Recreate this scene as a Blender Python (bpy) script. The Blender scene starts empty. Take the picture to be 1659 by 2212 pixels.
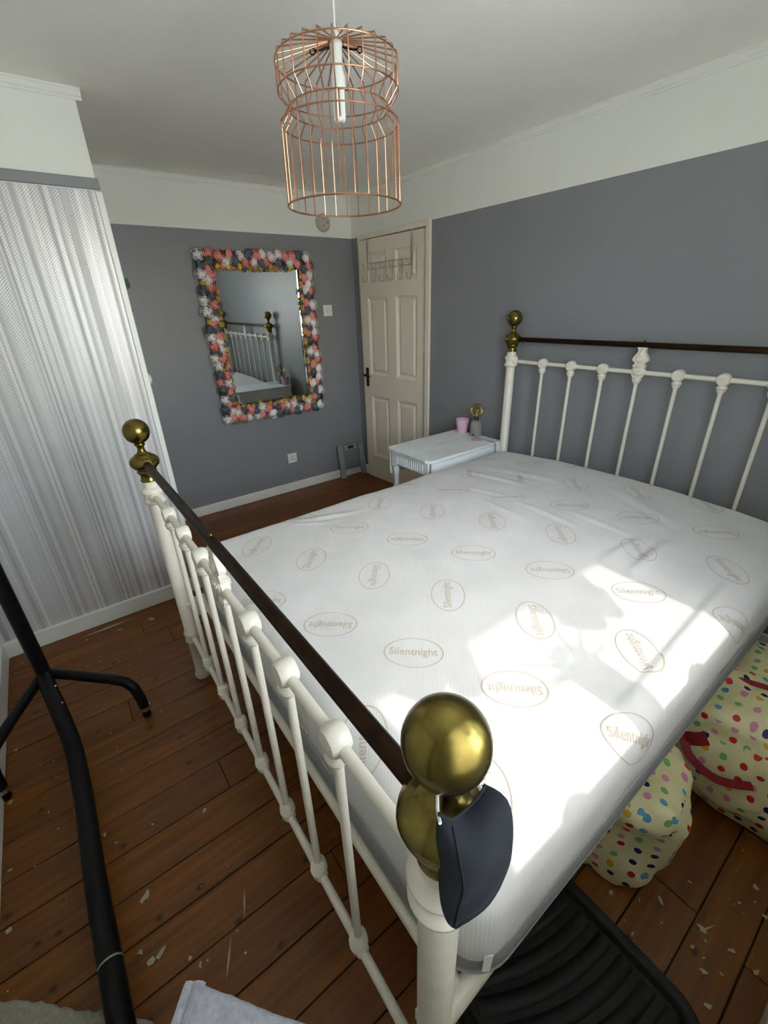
import bpy, bmesh, math, random
from mathutils import Vector, Matrix, noise

sc = bpy.context.scene
COL = sc.collection
PI = math.pi
# ------------------------------------------------------------------ camera, sky, sun, exposure
H_CAM = 1.52
yaw, pitch, roll = math.radians(36.305), math.radians(25.347), math.radians(-1.939)
fw = Vector((math.sin(yaw)*math.cos(pitch), math.cos(yaw)*math.cos(pitch), -math.sin(pitch)))
rt = Vector((math.cos(yaw), -math.sin(yaw), 0)); up = rt.cross(fw)
rt2 = rt*math.cos(roll)+up*math.sin(roll); up2 = -rt*math.sin(roll)+up*math.cos(roll)
cd = bpy.data.cameras.new('camera'); cam = bpy.data.objects.new('camera', cd); COL.objects.link(cam)
cam.matrix_world = Matrix(((rt2.x, up2.x, -fw.x, 0), (rt2.y, up2.y, -fw.y, 0), (rt2.z, up2.z, -fw.z, H_CAM), (0, 0, 0, 1)))
cd.sensor_fit = 'HORIZONTAL'; cd.sensor_width = 36.0; cd.lens = 36.0*944.478/1659.0; cd.clip_start = 0.02
sc.camera = cam
SUN_EL = math.radians(46.4)
w = bpy.data.worlds.new('sky'); sc.world = w; w.use_nodes = True
nt = w.node_tree; bg = nt.nodes['Background']
sky = nt.nodes.new('ShaderNodeTexSky'); sky.sky_type = 'NISHITA'; sky.sun_disc = False
sky.sun_elevation = SUN_EL; sky.sun_rotation = PI; sky.air_density = 1.0; sky.dust_density = 2.0; sky.ozone_density = 1.0
hz = nt.nodes.new('ShaderNodeMix'); hz.data_type = 'RGBA'; hz.inputs[0].default_value = .88; hz.inputs[7].default_value = (.975, .975, .99, 1)   # bright hazy sky
nt.links.new(sky.outputs[0], hz.inputs[6]); nt.links.new(hz.outputs[2], bg.inputs[0]); bg.inputs[1].default_value = 2.15
sd = bpy.data.lights.new('sun', 'SUN'); sd.energy = .85; sd.angle = math.radians(0.8); sd.color = (1, .95, .87)
sun = bpy.data.objects.new('sun', sd); COL.objects.link(sun); sun.rotation_euler = (PI/2-SUN_EL, 0, 0); sun.location = (0.9, -4, 6)
# daylight portal in the window opening (guides sampling of the sky, adds no light of its own)
pd = bpy.data.lights.new('window_portal', 'AREA'); pd.shape = 'RECTANGLE'; pd.size = 1.36; pd.size_y = 1.01; pd.cycles.is_portal = True
po = bpy.data.objects.new('window_portal', pd); COL.objects.link(po); po.location = (.68, -.485, 1.555); po.rotation_euler = (PI/2, 0, 0)
vs = sc.view_settings; vs.view_transform = 'Standard'; vs.look = 'None'; vs.gamma = 1.0; vs.use_curve_mapping = False
vs.exposure = 2.34
try:
    sc.cycles.max_bounces = 12; sc.cycles.diffuse_bounces = 9; sc.cycles.glossy_bounces = 4; sc.cycles.transmission_bounces = 6
    sc.cycles.transparent_max_bounces = 12; sc.cycles.caustics_reflective = False; sc.cycles.caustics_refractive = False
    sc.cycles.sample_clamp_indirect = 6.0
except Exception:
    pass

# ------------------------------------------------------------------ helpers
class MB:
    """collects shapes into one mesh"""
    def __init__(s): s.v = []; s.f = []; s.m = []; s.uv = None
    def add(s, vs, fs, mi=0):
        o = len(s.v); s.v += [tuple(p) for p in vs]; s.f += [tuple(i+o for i in f) for f in fs]; s.m += [mi]*len(fs); return s
    def box(s, x0, x1, y0, y1, z0, z1, mi=0):
        return s.add([(x0, y0, z0), (x1, y0, z0), (x1, y1, z0), (x0, y1, z0), (x0, y0, z1), (x1, y0, z1), (x1, y1, z1), (x0, y1, z1)],
                     [(0, 3, 2, 1), (4, 5, 6, 7), (0, 1, 5, 4), (1, 2, 6, 5), (2, 3, 7, 6), (3, 0, 4, 7)], mi)
    def cbox(s, x0, x1, y0, y1, z0, z1, c, mi=0):
        """box with chamfered edges"""
        bm = bmesh.new(); bmesh.ops.create_cube(bm, size=1)
        for v in bm.verts: v.co = Vector(((x0+x1)/2+v.co.x*(x1-x0), (y0+y1)/2+v.co.y*(y1-y0), (z0+z1)/2+v.co.z*(z1-z0)))
        bmesh.ops.bevel(bm, geom=list(bm.edges), offset=c, segments=1 if c < .004 else 2, affect='EDGES', profile=.5)
        bm.verts.index_update(); s.add([v.co[:] for v in bm.verts], [[v.index for v in f.verts] for f in bm.faces], mi); bm.free(); return s
    def lathe(s, prof, c=(0, 0, 0), n=20, axis='z', mi=0, cap=True):
        vs = []; fs = []
        for r, z in prof:
            for k in range(n):
                a = 2*PI*k/n; x, y = r*math.cos(a), r*math.sin(a)
                p = (x, y, z) if axis == 'z' else ((z, x, y) if axis == 'x' else (x, z, -y))
                vs.append((c[0]+p[0], c[1]+p[1], c[2]+p[2]))
        up_ = prof[-1][1] >= prof[0][1]
        for i in range(len(prof)-1):
            for k in range(n):
                a, b = i*n+k, i*n+(k+1) % n
                fs.append((a, b, b+n, a+n) if up_ else (a, a+n, b+n, b))
        if cap:
            b0 = tuple(range(n)); b1 = tuple(range((len(prof)-1)*n, len(prof)*n))
            fs.append(b0[::-1] if up_ else b0); fs.append(b1 if up_ else b1[::-1])
        return s.add(vs, fs, mi)
    def tube(s, pts, r, n=8, closed=False, mi=0, flat=None, cap=True):
        P = [Vector(p) for p in pts]; m = len(P); vs = []; fs = []
        R = r if isinstance(r, (list, tuple)) else [r]*m
        prev = None
        for i in range(m):
            if closed: t = P[(i+1) % m]-P[i-1]
            else: t = P[min(i+1, m-1)]-P[max(i-1, 0)]
            t.normalize()
            if prev is None:
                u = t.orthogonal().normalized() if abs(t.z) > .98 else t.cross(Vector((0, 0, 1))).normalized()
            else:
                u = prev-t*prev.dot(t); u.normalize()
            prev = u; b = t.cross(u)
            for k in range(n):
                a = 2*PI*k/n; q = u*math.cos(a)*(flat[0] if flat else 1)+b*math.sin(a)*(flat[1] if flat else 1)
                vs.append(P[i]+q*R[i])
        for i in range(m if closed else m-1):
            j = (i+1) % m
            for k in range(n): fs.append((i*n+k, i*n+(k+1) % n, j*n+(k+1) % n, j*n+k))
        if not closed and cap: fs += [tuple(range(n))[::-1], tuple(range((m-1)*n, m*n))]
        return s.add(vs, fs, mi)
    def prism(s, out, d0, d1, axis='x', mi=0):
        n = len(out); P = lambda a, b, d: (d, a, b) if axis == 'x' else ((a, d, b) if axis == 'y' else (a, b, d))
        return s.add([P(a, b, d0) for a, b in out]+[P(a, b, d1) for a, b in out],
                     [tuple(range(n)), tuple(range(2*n-1, n-1, -1))]+[(i, i+n, (i+1) % n+n, (i+1) % n) for i in range(n)], mi)
    def sell(s, c, a, e1=.5, e2=.5, n=16, m=10, mi=0, fn=None):
        """super-ellipsoid"""
        sp = lambda x, e: math.copysign(abs(x)**e, x)
        vs = []; fs = []
        for i in range(m+1):
            t = -PI/2+PI*i/m
            for k in range(n):
                p = 2*PI*k/n
                q = Vector((sp(math.cos(t), e1)*sp(math.cos(p), e2)*a[0], sp(math.cos(t), e1)*sp(math.sin(p), e2)*a[1], sp(math.sin(t), e1)*a[2]))
                if fn: q = fn(q)
                vs.append((q[0]+c[0], q[1]+c[1], q[2]+c[2]))
        for i in range(m):
            for k in range(n): fs.append((i*n+k, i*n+(k+1) % n, (i+1)*n+(k+1) % n, (i+1)*n+k))
        return s.add(vs, fs, mi)
    def mesh(s, name, mats, smooth=40):
        me = bpy.data.meshes.new(name); me.from_pydata(s.v, [], s.f)
        for m_ in (mats if isinstance(mats, (list, tuple)) else [mats]): me.materials.append(m_)
        if max(s.m or [0]) > 0: me.polygons.foreach_set('material_index', s.m)
        bm = bmesh.new(); bm.from_mesh(me); bmesh.ops.recalc_face_normals(bm, faces=bm.faces); bm.to_mesh(me); bm.free()
        if callable(s.uv):
            uvl = me.uv_layers.new(name='map')
            for p in me.polygons:
                for li in p.loop_indices: uvl.data[li].uv = s.uv(me.vertices[me.loops[li].vertex_index].co, p.normal)
        elif s.uv:
            uvl = me.uv_layers.new(name='map')
            for lp in me.loops: uvl.data[lp.index].uv = s.uv[lp.vertex_index]
        if smooth:
            me.polygons.foreach_set('use_smooth', [True]*len(me.polygons)); me.set_sharp_from_angle(angle=math.radians(smooth))
        me.update(); return me
    def build(s, name, mats, parent=None, smooth=40):
        return link(name, s.mesh(name, mats, smooth), parent)

def link(name, data, parent=None):
    o = bpy.data.objects.new(name, data); COL.objects.link(o)
    if parent is not None:
        o.parent = parent; o.matrix_parent_inverse = PINV.get(parent.name, Matrix())
    return o
PINV = {}
def world_mat(o):
    m = Matrix.LocRotScale(o.location, o.rotation_euler, o.scale)
    return m
def thing(name, label, cat, loc, group=None):
    o = bpy.data.objects.new(name, None); COL.objects.link(o); o.location = loc; o.empty_display_size = .05
    PINV[o.name] = Matrix.Translation(-Vector(loc))
    tag(o, label, cat, group); return o
def tag(o, label=None, cat=None, group=None, kind=None):
    if label: o['label'] = label
    if cat: o['category'] = cat
    if group: o['group'] = group
    if kind: o['kind'] = kind
    return o
def struct(name, mb, mats, label=None, smooth=0):
    o = mb.build(name, mats, None, smooth) if isinstance(mb, MB) else link(name, mb)
    o['kind'] = 'structure'
    if label: o['label'] = label
    return o

# ------------------------------------------------------------------ materials
def srgb(r, g, b):
    f = lambda c: (c/255/12.92 if c/255 <= .04045 else ((c/255+.055)/1.055)**2.4)
    return (f(r), f(g), f(b), 1)
class NT:
    def __init__(s, name):
        s.mat = bpy.data.materials.new(name); s.mat.use_nodes = True; s.t = s.mat.node_tree
        s.b = s.t.nodes['Principled BSDF']; s.out = s.t.nodes['Material Output']
    def n(s, typ, **kw):
        o = s.t.nodes.new('ShaderNode'+typ)
        for k, v in kw.items(): setattr(o, k, v)
        return o
    def l(s, a, b): s.t.links.new(a, b)
    def coord(s, scale=(1, 1, 1), kind='Object'):
        c = s.n('TexCoord'); m = s.n('Mapping'); m.inputs['Scale'].default_value = scale; s.l(c.outputs[kind], m.inputs[0]); return m.outputs[0]
    def noise(s, co, scale, detail=3, rough=.5):
        o = s.n('TexNoise'); o.inputs['Scale'].default_value = scale; o.inputs['Detail'].default_value = detail; o.inputs['Roughness'].default_value = rough
        s.l(co, o.inputs['Vector']); return o.outputs['Fac']
    def ramp(s, fac, stops, interp='LINEAR'):
        o = s.n('ValToRGB'); cr = o.color_ramp; cr.interpolation = interp
        while len(cr.elements) < len(stops): cr.elements.new(.5)
        for e, (p, c) in zip(cr.elements, stops): e.position = p; e.color = c
        s.l(fac, o.inputs[0]); return o.outputs[0]
    def math(s, op, a, b=None, c=None):
        o = s.n('Math', operation=op)
        for i, x in enumerate((a, b, c)):
            if x is None: continue
            if isinstance(x, (int, float)): o.inputs[i].default_value = x
            else: s.l(x, o.inputs[i])
        return o.outputs[0]
    def mix(s, fac, a, b, blend='MIX'):
        o = s.n('Mix', data_type='RGBA', blend_type=blend)
        for i, x in ((0, fac), (6, a), (7, b)):
            if isinstance(x, (int, float)): o.inputs[i].default_value = x
            elif isinstance(x, tuple): o.inputs[i].default_value = x
            else: s.l(x, o.inputs[i])
        return o.outputs[2]
    def bump(s, h, strength=.3, dist=.002):
        o = s.n('Bump'); o.inputs['Strength'].default_value = strength; o.inputs['Distance'].default_value = dist
        s.l(h, o.inputs['Height']); s.l(o.outputs[0], s.b.inputs['Normal']); return o
    def set(s, col=None, rough=None, metal=None, spec=None, **kw):
        if col is not None:
            if isinstance(col, tuple): s.b.inputs['Base Color'].default_value = col
            else: s.l(col, s.b.inputs['Base Color'])
        if rough is not None:
            if isinstance(rough, (int, float)): s.b.inputs['Roughness'].default_value = rough
            else: s.l(rough, s.b.inputs['Roughness'])
        if metal is not None: s.b.inputs['Metallic'].default_value = metal
        if spec is not None: s.b.inputs['Specular IOR Level'].default_value = spec
        for k, v in kw.items(): s.b.inputs[k].default_value = v
        return s.mat
def plain(name, col, rough=.5, metal=0, var=.06, scale=18, spec=.5, bump=0, bscale=120):
    m = NT(name); co = m.coord(); nz = m.noise(co, scale, 3)
    c = m.ramp(nz, [(.25, tuple(x*(1-var) for x in col[:3])+(1,)), (.75, tuple(min(1, x*(1+var)) for x in col[:3])+(1,))])
    if bump: m.bump(m.noise(co, bscale, 2), bump, .002)
    return m.set(c, rough, metal, spec)

M = {}
M['grey_paint'] = plain('grey_wall_paint', srgb(136, 137, 142), .42, var=.025, scale=3, bump=.06, bscale=60, spec=.4)
M['white_paint'] = plain('white_frieze_paint', srgb(236, 236, 228), .75, var=.015, scale=4, bump=.08, bscale=70, spec=.3)
M['ceiling'] = plain('ceiling_paint', srgb(248, 246, 238), .85, var=.02, scale=5, bump=.35, bscale=55, spec=.2)
M['gloss_white'] = plain('white_gloss_trim', srgb(234, 236, 233), .35, var=.04, scale=14)
M['door'] = plain('door_paint', srgb(236, 226, 208), .4, var=.02, scale=6)
M['flake'] = plain('paint_flake', srgb(168, 158, 138), .8, var=.1)
M['bed_white'] = plain('cream_white_enamel', srgb(228, 223, 209), .28, var=.05, scale=25, bump=.04, bscale=40)
M['black_tube'] = plain('black_powder_coat', (.004, .004, .005, 1), .42, var=.3, scale=60, spec=.22)
M['rubber'] = plain('black_rubber', (.008, .0085, .0095, 1), .5, var=.3, scale=30, bump=.1, spec=.3)
M['white_plastic'] = plain('white_plastic', srgb(226, 226, 222), .3, var=.01)
M['old_plastic'] = plain('aged_plastic', srgb(196, 184, 168), .5, var=.03)
M['dark_hole'] = plain('dark_slot', (.01, .01, .01, 1), .8)
M['bronze_handle'] = plain('brown_handle_metal', (.055, .025, .018, 1), .35, metal=.6, var=.2)
M['chrome'] = plain('chrome_wire', (.62, .6, .56, 1), .22, metal=1, var=.1)
M['copper'] = plain('copper_wire', srgb(200, 150, 122), .3, metal=1, var=.12, scale=40)
M['concrete'] = plain('grey_concrete', srgb(140, 138, 134), .9, var=.12, scale=60, bump=.3)
M['pink_pot'] = plain('pink_ceramic', srgb(224, 182, 204), .3, var=.02)
M['pink_coaster'] = plain('pink_coaster', srgb(214, 190, 194), .6, var=.02)
M['cable'] = plain('grey_cable', srgb(120, 116, 118), .5)
M['navy'] = plain('navy_cotton', srgb(15, 19, 31), .9, var=.12, scale=200, bump=.25, bscale=900)
M['elastic'] = plain('white_elastic', srgb(225, 225, 225), .7, var=.03)
M['red_strap'] = plain('red_webbing', srgb(130, 14, 34), .6, var=.08, scale=80)
M['mattress_grey'] = plain('grey_mattress_ticking', srgb(142, 144, 148), .9, var=.10, scale=26, bump=.4, bscale=60)
M['piping'] = plain('grey_piping', srgb(158, 159, 162), .7)
M['label_white'] = plain('white_fabric_tag', srgb(235, 235, 235), .6)
M['scale_grey'] = plain('scale_frame', srgb(140, 152, 150), .35, var=.05)
M['screen'] = plain('scale_screen', srgb(58, 54, 54), .15)
M['leaf'] = plain('leaf_green', srgb(46, 84, 40), .5, var=.25, scale=20)
M['terracotta'] = plain('grey_pot', srgb(150, 140, 130), .7, var=.1)
M['soil'] = plain('soil', (.02, .013, .008, 1), 1, var=.4, scale=90)
M['porcelain'] = plain('white_porcelain', srgb(225, 222, 212), .35, var=.02)
M['tube_glass'] = plain('frosted_lamp_tube', srgb(232, 230, 222), .25, var=.01)
M['render'] = plain('outside_render', srgb(190, 180, 165), .9, var=.05)
M['grass'] = plain('outside_paving', srgb(226, 226, 224), 1, var=.2, scale=2)
M['frame_back'] = plain('dark_frame', srgb(52, 44, 40), .7, var=.15, scale=40)
M['rose_w'] = plain('white_foam', srgb(246, 244, 242), .7, var=.03, scale=40)
M['rose_p'] = plain('pink_foam', srgb(240, 156, 148), .7, var=.08, scale=40)
M['rose_g'] = plain('slate_foam', srgb(104, 111, 119), .7, var=.1, scale=40)
M['rose_y'] = plain('yellow_foam', srgb(226, 198, 60), .7, var=.08, scale=40)
M['logo'] = plain('beige_knit_print', srgb(190, 179, 164), .9, var=.05, scale=60)
M['glass_scale'] = plain('tinted_glass', srgb(116, 130, 128), .1, var=.02)

def brass(name, a, b, rough):
    m = NT(name); co = m.coord(); nz = m.noise(co, 30, 3, .5)
    c = m.ramp(nz, [(.3, a), (.62, b), (.72, b), (.80, tuple(x*.5 for x in a[:3])+(1,))])
    r = m.math('MULTIPLY_ADD', m.noise(co, 25, 2), .10, rough+.06)
    return m.set(c, r, 1.0)
M['brass'] = brass('aged_brass', srgb(108, 95, 48), srgb(134, 120, 64), .15)
M['brass_dark'] = brass('dark_brass', srgb(46, 32, 25), srgb(60, 44, 34), .3)

def mk_mirror():
    m = NT('mirror_silver'); nz = m.noise(m.coord(), 3, 2)
    return m.set((.80, .85, .85, 1), m.math('MULTIPLY_ADD', nz, .012, .004), 1.0)
M['mirror'] = mk_mirror()

def mk_wallpaper():
    m = NT('striped_wallpaper'); co = m.coord()
    sx = m.n('SeparateXYZ'); m.l(co, sx.inputs[0]); X, Z = sx.outputs[0], sx.outputs[2]
    def strip(sc_, seed, det=2):
        cb = m.n('CombineXYZ'); m.l(m.math('MULTIPLY_ADD', X, sc_, seed), cb.inputs[0]); o = m.n('TexNoise', noise_dimensions='3D')
        o.inputs['Scale'].default_value = 1; o.inputs['Detail'].default_value = det; m.l(cb.outputs[0], o.inputs['Vector']); return o.outputs['Fac']
    wide = strip(17, 3.1, 2); fine = strip(62, 9.7, 1); sel = strip(30, 21.3, 0)
    base = m.ramp(wide, [(.30, srgb(148, 148, 153)), (.40, srgb(174, 174, 178)), (.46, srgb(216, 216, 215)), (.50, srgb(188, 188, 190)), (.55, srgb(158, 158, 163)), (.60, srgb(212, 211, 210)), (.70, srgb(228, 227, 225))], 'LINEAR')
    c = m.mix(m.ramp(fine, [(.42, (0, 0, 0, 1)), (.47, (.7, .7, .7, 1)), (.53, (.7, .7, .7, 1)), (.58, (0, 0, 0, 1))]), base, srgb(172, 171, 176))
    # beaded columns
    dz = m.math('SINE', m.math('MULTIPLY', Z, 2*PI/.0105)); dx = m.math('SINE', m.math('MULTIPLY', X, 2*PI/.0112))
    dots = m.math('GREATER_THAN', m.math('MULTIPLY', dz, dx), .12)
    dsel = m.ramp(sel, [(.46, (0, 0, 0, 1)), (.48, (1, 1, 1, 1)), (.70, (1, 1, 1, 1)), (.72, (0, 0, 0, 1))])
    dm = m.math('MULTIPLY', dots, dsel)
    c2 = m.mix(m.math('MULTIPLY', dm, .85), c, srgb(246, 246, 246))
    m.bump(m.math('ADD', m.math('MULTIPLY', dm, .6), wide), .35, .0015)
    r = m.ramp(sel, [(.35, (.5, .5, .5, 1)), (.6, (.3, .3, .3, 1))])
    return m.set(c2, r, .12, .5)
M['wallpaper'] = mk_wallpaper()

def mk_wood():
    m = NT('old_pine_floorboard'); oi = m.n('ObjectInfo'); tc = m.n('TexCoord')
    off = m.n('CombineXYZ'); m.l(m.math('MULTIPLY', oi.outputs['Random'], 37.0), off.inputs[0]); m.l(m.math('MULTIPLY', oi.outputs['Random'], 11.0), off.inputs[2])
    ad = m.n('VectorMath', operation='ADD'); m.l(tc.outputs['Object'], ad.inputs[0]); m.l(off.outputs[0], ad.inputs[1])
    mp = m.n('Mapping'); mp.inputs['Scale'].default_value = (1.3, 22, 22); m.l(ad.outputs[0], mp.inputs[0])
    g = m.noise(mp.outputs[0], 2.2, 6, .6)
    c = m.ramp(g, [(.25, srgb(86, 47, 10)), (.5, srgb(118, 68, 16)), (.75, srgb(142, 86, 24))])
    tint = m.mix(m.math('MULTIPLY', oi.outputs['Random'], .35), c, srgb(92, 48, 18))
    # worn / greyed patches
    wn = m.noise(tc.outputs['Object'], 2.3, 4, .6)
    c2 = m.mix(m.ramp(wn, [(.5, (0, 0, 0, 1)), (.75, (.25, .25, .25, 1))]), tint, srgb(110, 82, 54))
    # knots
    mk = m.n('Mapping'); mk.inputs['Scale'].default_value = (5.6, 7.5, 1); m.l(ad.outputs[0], mk.inputs[0])
    vk = m.n('TexVoronoi', voronoi_dimensions='2D'); vk.inputs['Scale'].default_value = 1.0; m.l(mk.outputs[0], vk.inputs['Vector'])
    kn = m.ramp(vk.outputs['Distance'], [(.03, (1, 1, 1, 1)), (.085, (0, 0, 0, 1))])
    ks = m.n('SeparateColor'); m.l(vk.outputs['Color'], ks.inputs[0])
    c3 = m.mix(m.math('MULTIPLY', m.math('MULTIPLY', kn, m.math('GREATER_THAN', ks.outputs[1], .6)), .85), c2, srgb(40, 20, 8))
    # paint specks
    vs_ = m.n('TexVoronoi', voronoi_dimensions='2D'); vs_.inputs['Scale'].default_value = 24; m.l(tc.outputs['Object'], vs_.inputs['Vector'])
    sz = m.n('SeparateColor'); m.l(vs_.outputs['Color'], sz.inputs[0])
    rad = m.math('MULTIPLY', m.math('POWER', sz.outputs[0], 40), .10)
    sp = m.math('LESS_THAN', vs_.outputs['Distance'], rad)
    c4 = m.mix(m.math('MULTIPLY', sp, .75), c3, srgb(205, 196, 176))
    m.bump(g, .25, .002)
    return m.set(c4, m.math('MULTIPLY_ADD', g, .25, .3), 0, .45)
M['wood'] = mk_wood()

def mk_cover():
    m = NT('white_knit_cover'); co = m.coord()
    sx = m.n('SeparateXYZ'); m.l(co, sx.inputs[0])
    d = m.math('ADD', m.math('MULTIPLY', sx.outputs[0], .74), m.math('MULTIPLY', sx.outputs[1], -.67))
    rib = m.math('SINE', m.math('MULTIPLY', d, 2*PI/.0075))
    nz = m.noise(co, 400, 2)
    m.bump(m.math('ADD', m.math('MULTIPLY', rib, .5), nz), .16, .0012)
    c = m.ramp(m.noise(co, 6, 3), [(.3, srgb(212, 212, 214)), (.7, srgb(220, 220, 222))])
    return m.set(c, .9, 0, .2)
M['cover'] = mk_cover()

def mk_dots():
    m = NT('polka_dot_fabric'); tc = m.n('TexCoord')
    v = m.n('TexVoronoi', voronoi_dimensions='2D'); v.inputs['Scale'].default_value = 24; v.inputs['Randomness'].default_value = .32
    m.l(tc.outputs['UV'], v.inputs['Vector'])
    dot = m.math('LESS_THAN', v.outputs['Distance'], .225)
    sp = m.n('SeparateColor'); m.l(v.outputs['Color'], sp.inputs[0])
    pal = m.ramp(sp.outputs[0], [(0, srgb(200, 30, 36)), (.17, srgb(28, 24, 104)), (.38, srgb(214, 140, 176)), (.55, srgb(122, 178, 116)), (.7, srgb(92, 160, 200)), (.86, srgb(216, 168, 48))], 'CONSTANT')
    c = m.mix(dot, m.ramp(m.noise(m.coord(), 14, 3), [(.3, srgb(222, 214, 164)), (.7, srgb(236, 230, 186))]), pal)
    m.bump(m.noise(m.coord(), 16, 5, .65), .5, .01)
    return m.set(c, .42, 0, .45)
M['dots'] = mk_dots()

def mk_fleece(name, a, b):
    m = NT(name); co = m.coord(); nz = m.noise(co, 90, 5, .75)
    m.bump(m.noise(co, 260, 4, .8), 1.0, .006)
    return m.set(m.ramp(nz, [(.3, a), (.7, b)]), 1.0, 0, .1)
M['fleece'] = mk_fleece('pale_grey_fleece', srgb(186, 188, 202), srgb(226, 228, 240))
M['shag'] = mk_fleece('cream_shag', srgb(176, 172, 156), srgb(214, 212, 200))

def mk_table():
    m = NT('white_chalk_painted_wood'); co = m.coord((3, 30, 30)); nz = m.noise(co, 2, 5, .65)
    c = m.ramp(nz, [(.3, srgb(212, 220, 222)), (.55, srgb(232, 238, 240)), (.8, srgb(240, 244, 244))])
    m.bump(nz, .15, .001)
    return m.set(c, .55)
M['table'] = mk_table()

def mk_glass(name, tint, gloss_rough=.02, tr=.9):
    m = NT(name); t = m.n('BsdfTransparent'); t.inputs[0].default_value = tint
    g = m.n('BsdfGlossy'); g.inputs['Roughness'].default_value = gloss_rough
    lw = m.n('LayerWeight'); lw.inputs['Blend'].default_value = .35
    nz = m.noise(m.coord(), 8, 2); mx = m.n('MixShader')
    m.l(m.math('MULTIPLY_ADD', lw.outputs['Fresnel'], 1-tr+.3, m.math('MULTIPLY', nz, .03)), mx.inputs[0])
    m.l(t.outputs[0], mx.inputs[1]); m.l(g.outputs[0], mx.inputs[2]); m.l(mx.outputs[0], m.out.inputs[0]); return m.mat
def mk_voile():
    m = NT('white_voile'); t = m.n('BsdfTranslucent'); d = m.n('BsdfDiffuse'); mx = m.n('MixShader'); co = m.coord()
    c = m.ramp(m.noise(co, 40, 2), [(.3, (.88, .88, .88, 1)), (.7, (.93, .93, .93, 1))])
    m.l(c, t.inputs[0]); m.l(c, d.inputs[0]); mx.inputs[0].default_value = .35
    m.l(t.outputs[0], mx.inputs[1]); m.l(d.outputs[0], mx.inputs[2]); m.l(mx.outputs[0], m.out.inputs[0]); return m.mat
M['voile'] = mk_voile()
M['pane'] = mk_glass('window_glass', (.94, .96, .95, 1))
M['amber'] = mk_glass('amber_bulb_glass', (.93, .82, .58, 1), .03, .75)
M['vase_glass'] = mk_glass('clear_vase_glass', (.55, .6, .56, 1), .05, .7)
# ------------------------------------------------------------------ room shell
XL, XR, YN, YF, ZC = -.54, 2.344, -.19, 3.513, 2.305
ZP = 2.018                     # paint line between grey wall and white frieze
BX, BY = .40, 2.47             # edge of the projecting cupboard wall
WX0, WX1, WZ0, WZ1 = 0.0, 1.36, 1.05, 2.10   # window opening
rnd = random.Random(7)

floor = struct('floor', MB().box(XL-.1, XR+.1, YN-.3, YF+.1, -.08, -.006), M['dark_hole'])
LINES = [-.37, -.24, -.115, -.003, .12, .245, .37, .49, .615, .745, .875, 1.003, 1.135, 1.268, 1.402, 1.53, 1.66, 1.795, 1.93, 2.06, 2.195,
         2.325, 2.455, 2.585, 2.715, 2.845, 2.975, 3.105, 3.235, 3.365, 3.513]
JOINT = {20: [.05], 19: [.16], 12: [.12], 11: [-.27], 8: [.30], 16: [-.1], 4: [1.0], 2: [1.35], 6: [.75]}
k = 0
for i in range(len(LINES)-1):
    cuts = list(JOINT.get(i, []))
    if not cuts or rnd.random() < .5: cuts.append(rnd.uniform(.9, 2.1))
    xs = [XL]+sorted(cuts)+[XR]
    for a, b in zip(xs, xs[1:]):
        if b-a < .05: continue
        y0, y1 = LINES[i], LINES[i+1]; g = .0016; dz = rnd.uniform(-.0012, .0006)
        MB().cbox(a+.0012, b-.0012, y0+g, y1-g, -.02, dz, .0016).build('floorboard', M['wood'], floor, 0)

mb = MB().box(XL-.1, XR+.1, YF, YF+.12, 0, ZP).box(XL-.1, XR+.1, YF, YF+.12, ZP, ZC, 1)
wf = struct('wall_far', mb, [M['grey_paint'], M['white_paint']])
DY0, DY1, DZ = 2.592, 3.372, 1.985   # door leaf
CY0, CY1, CZ = 2.545, 3.412, 2.028   # outer edge of casing
mb = MB().box(XR, XR+.12, YN-.3, CY0+.02, 0, ZP).box(XR, XR+.12, CY1-.02, YF, 0, ZP).box(XR, XR+.12, YN-.3, YF, ZP, ZC, 1)
wr = struct('wall_right', mb, [M['grey_paint'], M['white_paint']])
wl = struct('wall_left', MB().box(XL-.12, XL, YN-.3, YF, 0, ZP).box(XL-.12, XL, YN-.3, YF, ZP, ZC, 1), [M['white_paint'], M['white_paint']])
mb = MB()
for a, b, z0, z1 in ((XL-.1, WX0, 0, ZC), (WX1, XR+.1, 0, ZC), (WX0, WX1, 0, WZ0), (WX0, WX1, WZ1, ZC)): mb.box(a, b, YN-.30, YN, z0, z1)
wn = struct('wall_near', mb, M['white_paint'])
ce = struct('ceiling', MB().box(XL-.12, XR+.12, YN-.3, YF+.12, ZC, ZC+.12), M['ceiling'])
# projecting cupboard wall with wallpaper
mb = MB().box(XL, BX, BY, YF, 0, 1.982, 0).box(XL, BX, BY, YF, 1.982, ZC, 1)
wa = struct('wall_alcove', mb, [M['wallpaper'], M['white_paint']], 'wall boxed out into the room, striped silver wallpaper below white frieze')
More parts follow.
